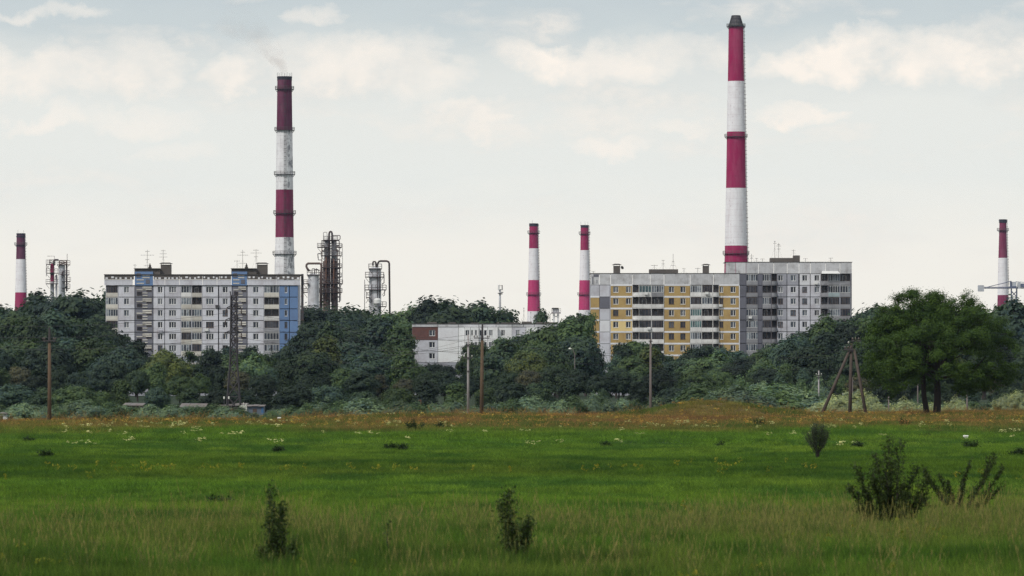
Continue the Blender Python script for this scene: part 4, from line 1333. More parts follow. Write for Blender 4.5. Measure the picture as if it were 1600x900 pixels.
def crane():
    d = 1500.0
    t = empty('tower_crane', (WX(1584.4, d), d, 0))
    s = S(d)
    X = lambda p: (p - 1584.4) * s
    z = lambda py: WZ(py, d)
    mb = MB()
    hw = 4.2 * s
    for sx in (-hw, hw):
        for sy in (-hw, hw):
            mb.bar((sx, sy, 0), (sx, sy, z(451)), 0.13)
    zz, st = 6.0, 1.7
    k = 0
    while zz + st < z(451):
        for sy in (-hw, hw):
            mb.bar((-hw, sy, zz), (hw, sy, zz + st) if k % 2 else (hw, sy, zz + st), 0.07)
            mb.bar((hw, sy, zz), (-hw, sy, zz + st), 0.07)
            mb.bar((-hw, sy, zz), (hw, sy, zz), 0.07)
            mb.bar((sy, -hw, zz), (sy, hw, zz + st), 0.07)
        zz += st
        k += 1
    mb.build('mast', M_CRANE, t)
    o = MB().box(X(1578), X(1588), -1.1, 1.1, z(450.8), z(447.2)).build('slewing_platform', M_CRANE, t)
    MB().box(X(1578.3), X(1580.2), -0.9, 0.9, z(447.2) + 0.01, z(439)).build('winch_housing', M_CRANE, t)
    MB().box(X(1581), X(1587.8), -0.9, 0.9, z(447.2) + 0.01, z(440.4)).build('cabin', M_CRANEW, t)
    MB().box(X(1590), X(1594.2), -0.9, 0.9, z(451), z(441.2)).build('cabin', M_CRANEW, t)
    MB().box(X(1594.5), X(1600), -0.8, 0.8, z(449), z(443)).build('winch_housing', M_CRANE, t)
    jb = MB()
    for (y, q) in ((-0.5, 450.4), (0.5, 450.4), (0, 448.8)):
        jb.bar((X(1530), y, z(q)), (X(1579), y, z(q)), 0.11)
        jb.bar((X(1588), y, z(q)), (X(1700), y, z(q - 0.3)), 0.11)
    for k in range(60):
        a = 1530 + k * 2.8
        if 1576 < a < 1588: continue
        jb.bar((X(a), -0.5, z(450.4)), (X(a + 1.4), 0, z(448.8)), 0.05)
        jb.bar((X(a + 1.4), 0, z(448.8)), (X(a + 2.8), 0.5, z(450.4)), 0.05)
    jb.build('jib', M_CRANE, t)
    MB().bar((X(1541), 0, z(449)), (X(1580), 0, z(439.4)), 0.10).bar((X(1587), 0, z(440)), (X(1690), 0, z(449)), 0.07).build('tie_bar', M_CRANE, t)
    MB().box(X(1528.3), X(1537), -1.2, 1.2, z(455.4), z(445.8)).build('counterweight', M_CRANEW, t)
    tag(t, 'blue-grey tower crane with a pale counterweight at the right edge', 'crane')


cell_mast()
headframe()
crane()


# ------------------------------------------------------------------ power poles, pylon, sheds
def gz(px, d):
    return float(hgt(WX(px, d), d))


def pole(label, px, py_top, d, mat, r=0.13, arms=(), top_dark=None, lean=0.0, cat='pole'):
    z0 = gz(px, d)
    H = WZ(py_top, d) - z0
    s = S(d)
    t = empty('utility_pole', (WX(px, d), d, z0))
    t.rotation_euler = (0, lean, 0)
    if top_dark:
        zc = WZ(top_dark, d) - z0
        MB().tube([(0, 0, -0.5), (0, 0, zc)], [r * 1.35, r * 0.95], 10).build('post', mat, t, smooth=True)
        MB().tube([(0, 0, zc), (0, 0, H)], [r * 0.8, r * 0.55], 8).build('post_top', M_DARKSTEEL, t)
    else:
        MB().tube([(0, 0, -0.5), (0, 0, H)], [r * 1.3, r * 0.8], 10).build('post', mat, t, smooth=True)
    for (py, hwl, hwr, ins) in arms:
        z = WZ(py, d) - z0
        a = MB().box(-hwl * s, hwr * s, -0.22, -0.13, z - 0.05, z + 0.05).build('crossarm', M_DARKSTEEL, t)
        for k, xx in enumerate(ins):
            m_ = MB().lathe([(0.015, z + 0.05), (0.02, z + 0.12), (0.055, z + 0.13), (0.06, z + 0.2), (0.035, z + 0.25)], xx * s, -0.17, 8).build('insulator', M_INSULD if mat is M_WOOD else M_INSUL, a)
    tag(t, label, cat, 'utility poles along the meadow edge')
    return t


pole('brown wooden utility pole with a dark steel top at the left of the meadow', 77.3, 511, 425, M_WOOD, 0.135, [(532.5, 10, 10, (-9.5, -7, 7, 9.5))], top_dark=536)
pole('thin pale concrete pole with short crossarms before the low white block', 731.5, 523, 505, M_POLECONC, 0.115, [(539, 4, 4, (-3.5, 3.5)), (559, 7, 7, (-6, 6)), (580, 2, 3, ())], cat='pole')
pole('brown wooden utility pole with a dark T-shaped steel top', 752.3, 506.5, 500, M_WOOD, 0.155, [(528.3, 13, 11, (-12.5, -8, 8, 10.5))], top_dark=532, lean=R(0.6))
pole('slim old concrete pole standing before the ochre-yellow block', 1016.5, 530, 560, M_POLEDARK, 0.13, [(533, 3, 3, ())])
pole('short pale pole left of the three-legged pole', 1279.3, 579, 620, M_POLECONC, 0.10, [(586.5, 4.5, 4.5, (-4, 4)), (590, 3, 3, ())])
pole('slim pole partly behind the three-legged pole', 1331.5, 590, 640, M_POLEDARK, 0.12)
pole('short thin pole under the left side of the big spreading tree', 1388.5, 619, 560, M_POLEDARK, 0.09)
pole('short thin pole under the right side of the big spreading tree', 1511, 617, 560, M_POLEDARK, 0.09)


def tripod_pole():
    d = 500.0
    px, s = 1328.0, S(500.0)
    z0 = gz(px, d)
    t = empty('braced_utility_pole', (WX(px, d), d, z0))
    X = lambda p: (p - px) * s
    z = lambda py: WZ(py, d) - z0
    MB().tube([(X(1327.8), 0, -0.5), (X(1330.3), 0, z(536))], [0.20, 0.14], 10).build('post', M_WOODG, t, smooth=True)
    MB().tube([(X(1279.0), -0.6, -0.5), (X(1327.5), -0.1, z(547))], [0.17, 0.13], 8).build('brace', M_WOODG, t, smooth=True)
    MB().tube([(X(1354.0), -0.9, -0.5), (X(1334.5), -0.2, z(546))], [0.17, 0.13], 8).build('brace', M_WOODG, t, smooth=True)
    for (a, b, py, zz) in ((1318.5, 1334.5, 545.5, -.25), (1330, 1344.5, 532.0, 0.0)):
        q = MB().box(X(a), X(b), -0.35, -0.22, z(py) - 0.10, z(py) + 0.06).build('crossarm', M_DARKSTEEL, t)
        k = X(a) + 0.12
        while k < X(b):
            MB().lathe([(0.03, z(py) + 0.06), (0.08, z(py) + 0.10), (0.09, z(py) + 0.2), (0.05, z(py) + 0.28)], k, -0.28, 8).build('insulator', M_INSULD, q)
            k += 0.3
    MB().box(X(1325), X(1334), -0.3, 0.15, z(549), z(546.5)).build('clamp', M_DARKSTEEL, t)
    MB().lathe([(0.03, 0), (0.06, 0.02), (0.08, 0.14), (0.02, 0.2)], 0, 0, 8).build('white_insulator', M_INSUL, t, (X(1325.5), -0.3, z(536.5)))
    tag(t, 'wooden utility pole with two slanting braces left of the big tree', 'pole', 'utility poles along the meadow edge')


M_WOODG = plain('grey_brown_wood', (0.085, 0.065, 0.055), 0.95, 0.0, 2.0, 0.5, (0.03, 0.025, 0.022))
tripod_pole()


def pylon():
    d = 700.0
    s = S(d)
    z0 = gz(365, d)
    t = empty('lattice_pylon', (WX(365.2, d), d, z0))
    X = lambda p: (p - 365.2) * s
    z = lambda py: WZ(py, d) - z0
    lv = [(645, 11.5), (620, 9.5), (595, 7.8), (575, 6.2), (560, 5.4), (545, 5.2), (532, 5.0), (520, 4.8), (508, 4.7), (496, 4.6), (484, 4.5), (472, 4.3), (462, 4.2)]
    mb = MB()
    for (a, b) in zip(lv[:-1], lv[1:]):
        for sy in (-1, 1):
            for sx in (-1, 1):
                mb.bar((sx * a[1] * s, sy * a[1] * s, z(a[0])), (sx * b[1] * s, sy * b[1] * s, z(b[0])), 0.10)
            mb.bar((-a[1] * s, sy * a[1] * s, z(a[0])), (b[1] * s, sy * b[1] * s, z(b[0])), 0.055)
            mb.bar((a[1] * s, sy * a[1] * s, z(a[0])), (-b[1] * s, sy * b[1] * s, z(b[0])), 0.055)
            mb.bar((-b[1] * s, sy * b[1] * s, z(b[0])), (b[1] * s, sy * b[1] * s, z(b[0])), 0.055)
            mb.bar((sy * a[1] * s, -a[1] * s, z(a[0])), (sy * b[1] * s, b[1] * s, z(b[0])), 0.055)
            mb.bar((sy * a[1] * s, a[1] * s, z(a[0])), (sy * b[1] * s, -b[1] * s, z(b[0])), 0.055)
    mb.build('lattice_mast', M_DARKSTEEL, t)
    for (py, l, r) in ((482, 11, 12), (501, 13, 12), (521, 14, 12)):
        a = MB()
        for (w, sg) in ((l, -1), (r, 1)):
            tip = (sg * w * s, 0, z(py) + 0.1)
            for sy in (-0.3, 0.3):
                a.bar((sg * 4 * s, sy, z(py)), tip, 0.06)
                a.bar((sg * 4 * s, sy, z(py - 5)), tip, 0.05)
            a.bar((sg * 7 * s, 0, z(py)), (sg * 7 * s, 0, z(py - 3)), 0.04)
        q = a.build('crossarm', M_DARKSTEEL, t)
        for (w, sg) in ((l, -1), (r, 1)):
            MB().lathe([(0.03, -0.75), (0.1, -0.7), (0.1, -0.62), (0.04, -0.6), (0.1, -0.5), (0.1, -0.42), (0.04, -0.4), (0.1, -0.3), (0.1, -0.22), (0.03, 0)], 0, 0, 8).build('insulator', M_INSULD, q, (sg * w * s, 0, z(py) + 0.08))
    for xx in (361.3, 368.8):
        MB().bar((X(xx), 0, z(466)), (X(xx) - 0.15, 0, z(455)), 0.08).build('top_spike', M_DARKSTEEL, t)
    tag(t, 'dark steel lattice power pylon in front of the grey-white block', 'pylon')


pylon()


def wire(a, b, sag, label, r=0.012):
    a, b = Vector(a), Vector(b)
    pts = []
    for k in range(25):
        f = k / 24
        p = a.lerp(b, f)
        p.z -= sag * 4 * f * (1 - f)
        pts.append(p)
    o = MB().tube(pts, r, 4, False).build('power_line', M_DARKSTEEL)
    tag(o, label, 'wire', 'overhead wires')


LV = ['top', 'middle', 'lowest']
for i, (py, l, r) in enumerate(((482, 11, 12), (501, 13, 12), (521, 14, 12))):
    za = WZ(py, 700) - 0.6
    wire((WX(365 - l, 700), 700, za), (WX(-260, 820), 820, za + 2), 2.2, 'thin overhead wire running left from the %s arm of the lattice pylon' % LV[i], 0.02)
    wire((WX(365 + r, 700), 700, za), (WX(1750, 860), 860, za - 1.5 - 0.3 * i), 5.0, 'thin overhead wire running right from the %s arm of the lattice pylon' % LV[i], 0.016)
LV2 = ['topmost', 'second', 'third', 'lowest']
for i, py in enumerate((523, 539, 541, 559)):
    wire((WX(731, 505), 505, WZ(py, 505)), (WX(520, 760), 760, WZ(py - 16 + 6 * i, 760)), 1.2, '%s thin wire from the pale concrete pole towards the trees' % LV2[i], 0.014)
wire((WX(740, 500), 499.8, WZ(528, 500)), (WX(77, 425), 424.8, WZ(532, 425)), 2.5, 'long sagging wire between the two brown wooden poles', 0.008)
wire((WX(762, 500), 499.8, WZ(528, 500)), (WX(1322, 500), 499.7, WZ(546, 500)), 2.0, 'long sagging wire from the T-topped pole to the three-legged pole', 0.008)
wire((WX(69, 425), 424.8, WZ(532, 425)), (WX(-200, 420), 420, WZ(548, 420)), 0.5, 'wire leaving the left wooden pole towards the left edge', 0.010)


def shed(label, px0, px1, py_top, py_eave, d, wall, roof, dep=5.0, slope=0.4, extra=None):
    z0 = gz((px0 + px1) / 2, d)
    t = empty('shed', (WX(px0, d), d, z0))
    s = S(d)
    w = (px1 - px0) * s
    zr, ze = WZ(py_top, d) - z0, WZ(py_eave, d) - z0
    MB().box(0, w, 0, dep, -0.3, ze - 0.02).build('wall', wall, t)
    mb = MB()
    n = 0
    k = max(3, int(w / 0.9))
    for i in range(k):
        x0, x1 = -0.15 + (w + 0.3) * i / k, -0.15 + (w + 0.3) * (i + 1) / k - 0.03
        dz = random.uniform(-0.03, 0.03)
        r_ = MB()
        v = [(x0, -0.3, ze + dz), (x1, -0.3, ze + dz), (x1, dep + 0.2, zr + dz), (x0, dep + 0.2, zr + dz)]
        r_.v = v + [(a, b, c + 0.05) for a, b, c in v]
        r_.f = [(3, 2, 1, 0), (4, 5, 6, 7), (0, 1, 5, 4), (1, 2, 6, 5), (2, 3, 7, 6), (3, 0, 4, 7)]
        r_.build('roof_sheet', roof, t)
    MB().box(w * 0.35, w * 0.6, -0.05, -0.003, 0, min(1.9, ze - 0.3)).build('door', M_SHEDBROWN if wall is not M_SHEDBROWN else M_RUST, t)
    if extra == 'blue':
        MB().box(w - 0.28, w + 0.02, -0.06, -0.004, 0, ze - 0.1).build('corner_trim', M_SHEDBLUE2, t)
    tag(t, label, 'shed', 'garden sheds at the foot of the trees')


shed('low shed with a rusty patched roof, leftmost of the row', 193, 222, 630.5, 634.0, 695, M_SHEDBROWN, M_RUSTROOF if 'M_RUSTROOF' in globals() else M_TIN)
shed('low brown shed with rusty roof sheets left of the pylon', 282, 320, 631, 636.5, 695, M_SHEDBROWN, M_TIN)
shed('long low shed with a pale metal roof under the pylon', 338, 384, 630.5, 634.0, 700, M_SHEDBROWN, M_TIN)
shed('blue-grey shed with a bright blue corner right of the pylon', 386, 411.5, 633, 635.0, 690, M_SHEDBLUE, M_TIN, extra='blue')
shed('small white shed at the left edge among the bushes', -6, 11.5, 645, 646.5, 640, M_FRAME, M_TIN, 2.0)
t = empty('white_panel_gate', (WX(380.5, 685), 685, gz(380, 685)))
zz = WZ(633.5, 685) - gz(380, 685)
MB().box(-0.55, 0.45, 0, 0.06, 0, zz).build('sheet', M_PALE, t)
MB().bar((-0.5, -0.05, 0), (0.4, -0.05, zz + 0.3), 0.05).bar((0.3, -0.05, 0), (0.0, -0.05, zz + 0.4), 0.05).build('strut', M_PALE, t)
tag(t, 'small white sheet gate beside the blue-grey shed', 'gate')
for k, px in enumerate((350.2, 357.5)):
    hp = WZ(623.5, 690) - gz(px, 690)
    o = empty('marker_post', (WX(px, 690), 690, gz(px, 690)))
    MB().tube([(0, 0, 0), (0, 0, hp)], 0.05, 6).build('post', M_DARKSTEEL, o)
    MB().lathe([(0.04, hp), (0.1, hp + 0.03), (0.11, hp + 0.3), (0.04, hp + 0.34)], 0, 0, 8).build('white_cap', M_PALE, o)
    tag(o, ['thin dark post with a white cap left of the pylon foot', 'thin dark post with a white cap touching the pylon foot'][k], 'post', 'white posts by the pylon')
# bent rusty gas pipe
zq = gz(652, 640)
o = MB().tube([(WX(648, 640), 640, zq), (WX(648, 640), 640, WZ(634, 640)), (WX(648.6, 640), 640, WZ(633, 640)), (WX(657, 640), 640, WZ(633, 640)), (WX(657.6, 640), 640, WZ(632, 640)),
               (WX(657.6, 640), 640, WZ(626, 640)), (WX(657, 640), 640, WZ(625.4, 640)), (WX(653.5, 640), 640, WZ(625.4, 640))], 0.07, 8).build('gas_pipe', M_RUST, None, smooth=True)
tag(o, 'thin rusty pipe with square bends standing among the bushes', 'pipe')


def street_lamp(label, px, py, d, dxp=3):
    z0 = gz(px, d)
    t = empty('street_lamp', (WX(px + dxp * 3, d), d, z0))
    s = S(d)
    zt_ = WZ(py, d) - z0
    MB().tube([(0, 0, 0), (0, 0, zt_ - 1.0), (-dxp * s, 0, zt_ - 0.1), (-dxp * 2 * s, 0, zt_)], [0.1, 0.07, 0.05, 0.05], 8).build('post', M_POLEDARK, t)
    MB().tube([(-dxp * 2 * s + 0.1, 0, zt_), (-dxp * 2.4 * s, 0, zt_ + 0.03), (-dxp * 3.2 * s, 0, zt_ - 0.02)], [0.06, 0.17, 0.10], 8).build('lamp_head', M_PALE, t)
    tag(t, label, 'street lamp')


street_lamp('street lamp with a white head among dark trees left of the ochre-yellow block', 889, 545, 905)
street_lamp('street lamp with a white head glimpsed through the big spreading tree', 1425, 554.5, 640)
# pale rag on the meadow
z0 = gz(1508, 300)
rg = MB()
rp = [(-0.16, 0, 0.25), (-0.05, -0.1, 0.28), (0.14, -0.04, 0.24), (0.18, 0.1, 0.30), (0.02, 0.16, 0.26), (-0.12, 0.12, 0.31)]
rg.v = [(0.02, 0.05, 0.31)] + rp + [(p[0] * .7, p[1] * .7, 0.12) for p in rp]
rg.f = [(0, i, i % 6 + 1) for i in range(1, 7)] + [(i, i + 6, (i % 6) + 7, i % 6 + 1) for i in range(1, 7)]
tag(rg.build('plastic_bag', M_PALE, None, (WX(1509, 302), 302, float(hgt(WX(1509, 302), 302)))), 'crumpled white plastic bag lying in the green meadow at right', 'bag')
tag(rg.build('plastic_bag', M_PALE, None, (WX(431, 430), 436, gz(431, 436) + 0.1)), 'small white plastic bag at the far edge of the meadow', 'bag')


# ------------------------------------------------------------------ foliage
def leaf_quads(P_, N_, size, aspect=1.6, rng=RNG, curl=0.0):
    """P_ centres (n,3), N_ normals; returns verts, faces (quads, diamond shaped)"""
    n = len(P_)
    N_ = N_ / (np.linalg.norm(N_, axis=1, keepdims=True) + 1e-9)
    A = rng.normal(size=(n, 3))
    A -= (A * N_).sum(1, keepdims=True) * N_
    A /= np.linalg.norm(A, axis=1, keepdims=True) + 1e-9
    B = np.cross(N_, A)
    sz = (size * rng.uniform(0.6, 1.35, n))[:, None]
    L, Wd = sz * 0.5 * aspect ** 0.5, sz * 0.5 / aspect ** 0.5
    v = np.empty((n, 4, 3))
    v[:, 0] = P_ - A * L
    v[:, 1] = P_ + B * Wd - A * L * 0.15
    v[:, 2] = P_ + A * L
    v[:, 3] = P_ - B * Wd + A * L * 0.1
    return v.reshape(-1, 3), np.arange(n * 4).reshape(-1, 4)


def crown_mesh(name, lobes, n_clump, n_leaf, leaf, rng, clump_r=0.5, flat=0.8, updir=0.5, aspect=1.6):
    """lobes: (cx,cy,cz,rx,ry,rz). Leaves sit in small clumps over the lobes' outer shells and inside them"""
    C, Nn, T = [], [], []
    lobes = np.array(lobes, float)
    wts = lobes[:, 3] * lobes[:, 4] + lobes[:, 3] * lobes[:, 5]
    wts /= wts.sum()
    idx = rng.choice(len(lobes), size=n_clump, p=wts)
    dirs = rng.normal(size=(n_clump, 3))
    dirs /= np.linalg.norm(dirs, axis=1, keepdims=True)
    dirs[:, 2] = np.where(dirs[:, 2] < -0.3, -dirs[:, 2] * 0.6, dirs[:, 2])
    rr = rng.uniform(0.55, 1.04, n_clump) ** 0.7
    cc = lobes[idx, :3] + dirs * lobes[idx, 3:6] * rr[:, None]
    cs = clump_r * rng.uniform(0.5, 1.3, n_clump)
    off = rng.normal(size=(n_clump, n_leaf, 3)) * cs[:, None, None] * 0.5
    off[:, :, 2] *= flat
    P_ = (cc[:, None, :] + off).reshape(-1, 3)
    Nn = (dirs[:, None, :] * 0.9 + off / cs[:, None, None] * 0.8 + rng.normal(size=off.shape) * 0.38)
    cen = lobes[:, :3].mean(0)
    gd = (cc - cen) / (np.linalg.norm(cc - cen, axis=1, keepdims=True) + 1e-6)
    Nn = Nn + gd[:, None, :] * 0.7
    Nn[:, :, 2] += updir
    tone = np.repeat(np.clip(rng.normal(0.5, 0.24, n_clump), 0, 1), n_leaf) + rng.normal(0, 0.12, n_clump * n_leaf)
    v, f = leaf_quads(P_, Nn.reshape(-1, 3), leaf, aspect, rng)
    return np_mesh(name, v, f, M_LEAF, np.repeat(np.clip(tone, 0, 1), 4))


def trunk_mb(H, r, lobes, rng, mult=1, lean=0.0):
    mb = MB()
    for q in range(mult):
        bx, by = (rng.uniform(-0.4, 0.4) if mult > 1 else 0), (rng.uniform(-0.4, 0.4) if mult > 1 else 0)
        top = Vector((lean + rng.uniform(-.3, .3), rng.uniform(-.3, .3), H * 0.72))
        p0 = Vector((bx, by, -0.4))
        mid = p0.lerp(top, 0.5) + Vector((rng.uniform(-.2, .2), rng.uniform(-.2, .2), 0))
        mb.tube([p0, mid, top], [r * 1.25, r * 0.8, r * 0.25], 8)
        for (cx, cy, cz, a, b, c) in lobes[:9]:
            f = rng.uniform(0.3, 0.75)
            st = p0.lerp(top, f)
            en = Vector((cx, cy, cz))
            mb.tube([st, st.lerp(en, 0.5) + Vector((0, 0, 0.2)), en], [r * 0.45, r * 0.28, r * 0.1], 5)
    return mb


def make_proto(kind, seed):
    """returns (trunk mesh, crown mesh, height, width) for a tree of nominal height 10 m"""
    rng = np.random.default_rng(seed)
    rr = random.Random(seed)
    H = 10.0
    lobes = []
    if kind == 'round':
        Wd = rng.uniform(3.5, 4.5)
        ph = rng.uniform(0, 6.28)
        n = 26
        for k in range(n):
            u = (k + 0.5) / n
            zc = 1.0 - 1.75 * u                      # from the top of the dome to below its middle
            a = ph + k * 2.39996 + rng.normal(0, 0.25)
            q_ = math.sqrt(max(0.05, 1 - zc * zc)) if zc > -0.2 else 0.97 + 0.25 * (zc + 0.2)
            f = rng.uniform(0.78, 1.05)
            q = rng.uniform(0.95, 1.75)
            lobes.append(((Wd - 1.2) * q_ * f * math.cos(a), (Wd - 1.2) * q_ * f * math.sin(a), H * 0.52 + zc * 3.5 * f + rng.normal(0, .25), q, q, q * 0.9))
        lobes.append((0, 0, H * 0.48, Wd * .66, Wd * .66, 3.4))
        cr = crown_mesh('crown', lobes, 820, 17, 0.40, rng, 0.72, 0.9, 0.15)
    elif kind == 'tall':
        Wd = rng.uniform(2.4, 3.0)
        for k in range(18):
            a = rng.uniform(0, 2 * math.pi)
            zc = rng.uniform(0.12, 0.9) * H
            env = 1.0 - abs(zc / H - 0.42) * 1.1
            R_ = (Wd - 1.0) * rng.uniform(0.3, 1) * env
            q = rng.uniform(0.9, 1.35)
            lobes.append((R_ * math.cos(a), R_ * math.sin(a), zc, q, q, q * 1.25))
        lobes.append((0, 0, H * 0.88, 1.0, 1.0, 1.3))
        lobes.append((0, 0, H * 0.5, Wd * .6, Wd * .6, 3.5))
        cr = crown_mesh('crown', lobes, 640, 16, 0.38, rng, 0.65, 0.9, 0.15)
    elif kind == 'airy':
        Wd = rng.uniform(3.2, 4.0)
        for k in range(16):
            a = rng.uniform(0, 2 * math.pi)
            zc = rng.uniform(0.22, 0.94) * H
            env = math.sin(math.pi * min(max((zc / H - 0.1), 0.05), 0.98)) ** 0.6
            R_ = (Wd - 1.0) * rng.uniform(0.1, 1) * env
            q = rng.uniform(0.7, 1.15)
            lobes.append((R_ * math.cos(a), R_ * math.sin(a), zc, q, q, q * 0.8))
        cr = crown_mesh('crown', lobes, 430, 13, 0.36, rng, 0.75, 0.8, 0.2)
    elif kind == 'willow':
        Wd = 4.2
        for k in range(16):
            a = rng.uniform(0, 2 * math.pi)
            f = rng.uniform(0, 1) ** 0.6
            R_ = (Wd - 1.2) * f
            zc = H * (0.86 - 0.40 * f) * rng.uniform(0.75, 1.05)
            q = rng.uniform(1.0, 1.6)
            lobes.append((R_ * math.cos(a), R_ * math.sin(a), zc, q, q, q * 1.25))
        for k in range(8):
            a = rng.uniform(0, 2 * math.pi)
            lobes.append((Wd * .75 * math.cos(a), Wd * .75 * math.sin(a), H * 0.2, 1.5, 1.5, 1.8))
        lobes.append((0, 0, H * 0.42, Wd * .6, Wd * .6, 3.2))
        cr = crown_mesh('crown', lobes, 640, 15, 0.36, rng, 0.75, 1.5, 0.1, 3.0)
    tr = trunk_mb(H, 0.26, lobes, rr, 3 if kind == 'willow' else 1).mesh('trunk', M_BARK)
    return tr, cr


PROTOS = {}
for k_, n_ in (('round', 6), ('tall', 4), ('airy', 3), ('willow', 4)):
    PROTOS[k_] = [make_proto(k_, 100 * len(k_) + i * 7 + len(PROTOS)) for i in range(n_)]

TREES = []
KINDNAME = {'round': ('broadleaf_tree', 'round-crowned tree'), 'tall': ('broadleaf_tree', 'narrow upright tree'), 'airy': ('broadleaf_tree', 'loose airy tree'), 'willow': ('willow_bush', 'bushy willow')}
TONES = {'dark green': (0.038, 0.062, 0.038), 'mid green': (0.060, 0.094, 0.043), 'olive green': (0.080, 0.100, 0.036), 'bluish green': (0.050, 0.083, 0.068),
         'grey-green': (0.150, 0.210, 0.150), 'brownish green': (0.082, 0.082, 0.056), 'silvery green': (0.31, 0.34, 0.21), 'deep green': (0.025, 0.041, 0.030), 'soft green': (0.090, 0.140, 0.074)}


def add_tree(px, py_top, d, kind, tone, wscale=1.0, row='', name=None, z0=None):
    rr = random
    x = WX(px, d)
    zb = float(hgt(x, d)) if z0 is None else z0
    H = WZ(py_top, d) - zb
    sc_ = H / 10.0
    tr, cr = rr.choice(PROTOS[kind])
    t = empty(KINDNAME[kind][0], (x, d, zb), rr.uniform(0, 6.28))
    ws = sc_ * wscale
    t.scale = (ws, ws, sc_)
    link('trunk', tr, t)
    c = link('crown', cr, t)
    j = rr.uniform(0.62, 1.35)
    c.color = tuple(v * j for v in TONES[tone]) + (1.0,)
    TREES.append(dict(o=t, px=px, d=d, kind=kind, tone=tone, row=row, H=H))
    return t


def prof(pts):
    a = np.array(pts, float)
    return lambda px: float(np.interp(px, a[:, 0], a[:, 1]))


T_FRONT = prof([(-60, 500), (40, 492), (100, 484), (150, 496), (162, 512), (185, 514), (205, 522), (216, 540), (228, 557), (240, 551), (262, 545), (278, 560), (288, 558), (300, 542), (325, 532), (350, 534),
                (370, 544), (390, 533), (410, 548), (425, 553), (445, 547), (462, 541), (475, 505), (500, 496), (545, 512), (570, 500), (610, 498), (635, 520), (645, 563), (665, 563), (690, 572), (705, 564),
                (730, 563), (745, 542), (770, 522), (800, 518), (830, 515), (860, 511), (880, 500), (900, 492), (914, 500), (922, 545), (935, 562), (945, 562), (955, 547), (975, 537), (1000, 531), (1020, 536),
                (1035, 547), (1060, 549), (1085, 541), (1100, 527), (1120, 531), (1140, 543), (1160, 546), (1190, 541), (1210, 529), (1235, 519), (1260, 507), (1300, 497), (1335, 492), (1360, 485), (1700, 475)])
T_F0 = T_FRONT
T_FRONT = lambda p: T_F0(p) - (4 if 172 < p < 1330 else 0)
rnd = random.Random(31)
random.seed(31)


def row_trees(x0, x1, step, d0, d1, topf, kinds, tones, row, wsc=(0.85, 1.15), jit=5, overlap=None):
    px = x0 + rnd.uniform(0, step * 0.5)
    while px < x1:
        d = rnd.uniform(d0, d1)
        k = rnd.choice(kinds)
        top = topf(px) + rnd.uniform(-2, jit)
        add_tree(px, top, d, k, rnd.choice(tones), rnd.uniform(*wsc), row)
        px += step * rnd.uniform(0.75, 1.25)


G_DARK = ['dark green', 'dark green', 'deep green', 'bluish green', 'mid green']
G_MIX = ['dark green', 'mid green', 'bluish green', 'bluish green', 'soft green', 'deep green', 'dark green', 'olive green']
# skyline trees behind and between the buildings
T_BACK_L = prof([(-60, 478), (10, 480), (40, 476), (60, 458), (85, 454), (110, 450), (135, 453), (160, 456), (170, 458)])
row_trees(-30, 172, 21, 1240, 1380, T_BACK_L, ['round', 'tall', 'airy', 'round'], G_DARK, 'sky', jit=4)
T_BACK_M = prof([(470, 474), (500, 468), (525, 476), (540, 490), (548, 505), (556, 492), (566, 480), (590, 486), (606, 488), (615, 480), (640, 474), (665, 468), (700, 470), (730, 473), (757, 474)])
row_trees(474, 540, 17, 1330, 1420, T_BACK_M, ['round', 'airy', 'airy'], G_DARK, 'sky', jit=4)
row_trees(558, 660, 17, 1330, 1420, T_BACK_M, ['airy', 'round', 'round'], G_DARK, 'sky', jit=4)
row_trees(660, 765, 17, 1330, 1420, T_BACK_M, ['round', 'round', 'round', 'tall'], G_DARK, 'sky', jit=3)
add_tree(771, 466, 1340, 'airy', 'dark green', 0.9, 'sky')
add_tree(782, 474, 1345, 'airy', 'dark green', 0.8, 'sky')
add_tree(845, 485, 1360, 'tall', 'dark green', 0.55, 'sky')
add_tree(884, 488, 1180, 'airy', 'dark green', 0.8, 'sky')
add_tree(900, 484, 1190, 'round', 'dark green', 0.7, 'sky')
add_tree(915, 486, 1170, 'airy', 'mid green', 0.6, 'sky')
T_BACK_R = prof([(1335, 490), (1352, 480), (1380, 472), (1400, 466), (1500, 470), (1545, 476), (1562, 468), (1585, 470), (1660, 462)])
row_trees(1336, 1420, 20, 1180, 1290, T_BACK_R, ['airy', 'round', 'round'], ['bluish green', 'dark green', 'soft green'], 'sky')
row_trees(1420, 1540, 34, 1180, 1290, T_BACK_R, ['round'], ['bluish green', 'dark green'], 'sky')
row_trees(1545, 1640, 17, 1000, 1150, T_BACK_R, ['round', 'airy', 'round'], ['bluish green', 'dark green', 'soft green'], 'sky')
# the wood in front of the buildings, from its back row to its foot
row_trees(-30, 1640, 25, 1085, 1175, T_FRONT, ['round', 'round', 'tall', 'airy'], G_DARK + ['mid green'], 'back', (0.85, 1.2), 11)
row_trees(-30, 1640, 31, 930, 1040, lambda p: T_FRONT(p) + 15 if T_FRONT(p) > 545 else T_FRONT(p) * 0.55 + 250, ['round', 'round', 'round', 'tall'], G_MIX, 'third', (0.9, 1.3), 20)
row_trees(-30, 1640, 32, 800, 890, lambda p: 568, ['round', 'round', 'round', 'tall'], G_DARK + ['deep green', 'deep green', 'brownish green', 'mid green'], 'middle', (0.9, 1.3), 22)  # extra deep greens put the lower wood's self-shade into the leaf colour
row_trees(-30, 1640, 46, 700, 760, lambda p: 596, ['round', 'round', 'tall'], ['deep green', 'deep green', 'dark green', 'bluish green', 'mid green'], 'front', (1.1, 1.5), 14)  # mostly deep green: shade under the canopy painted into the crowns
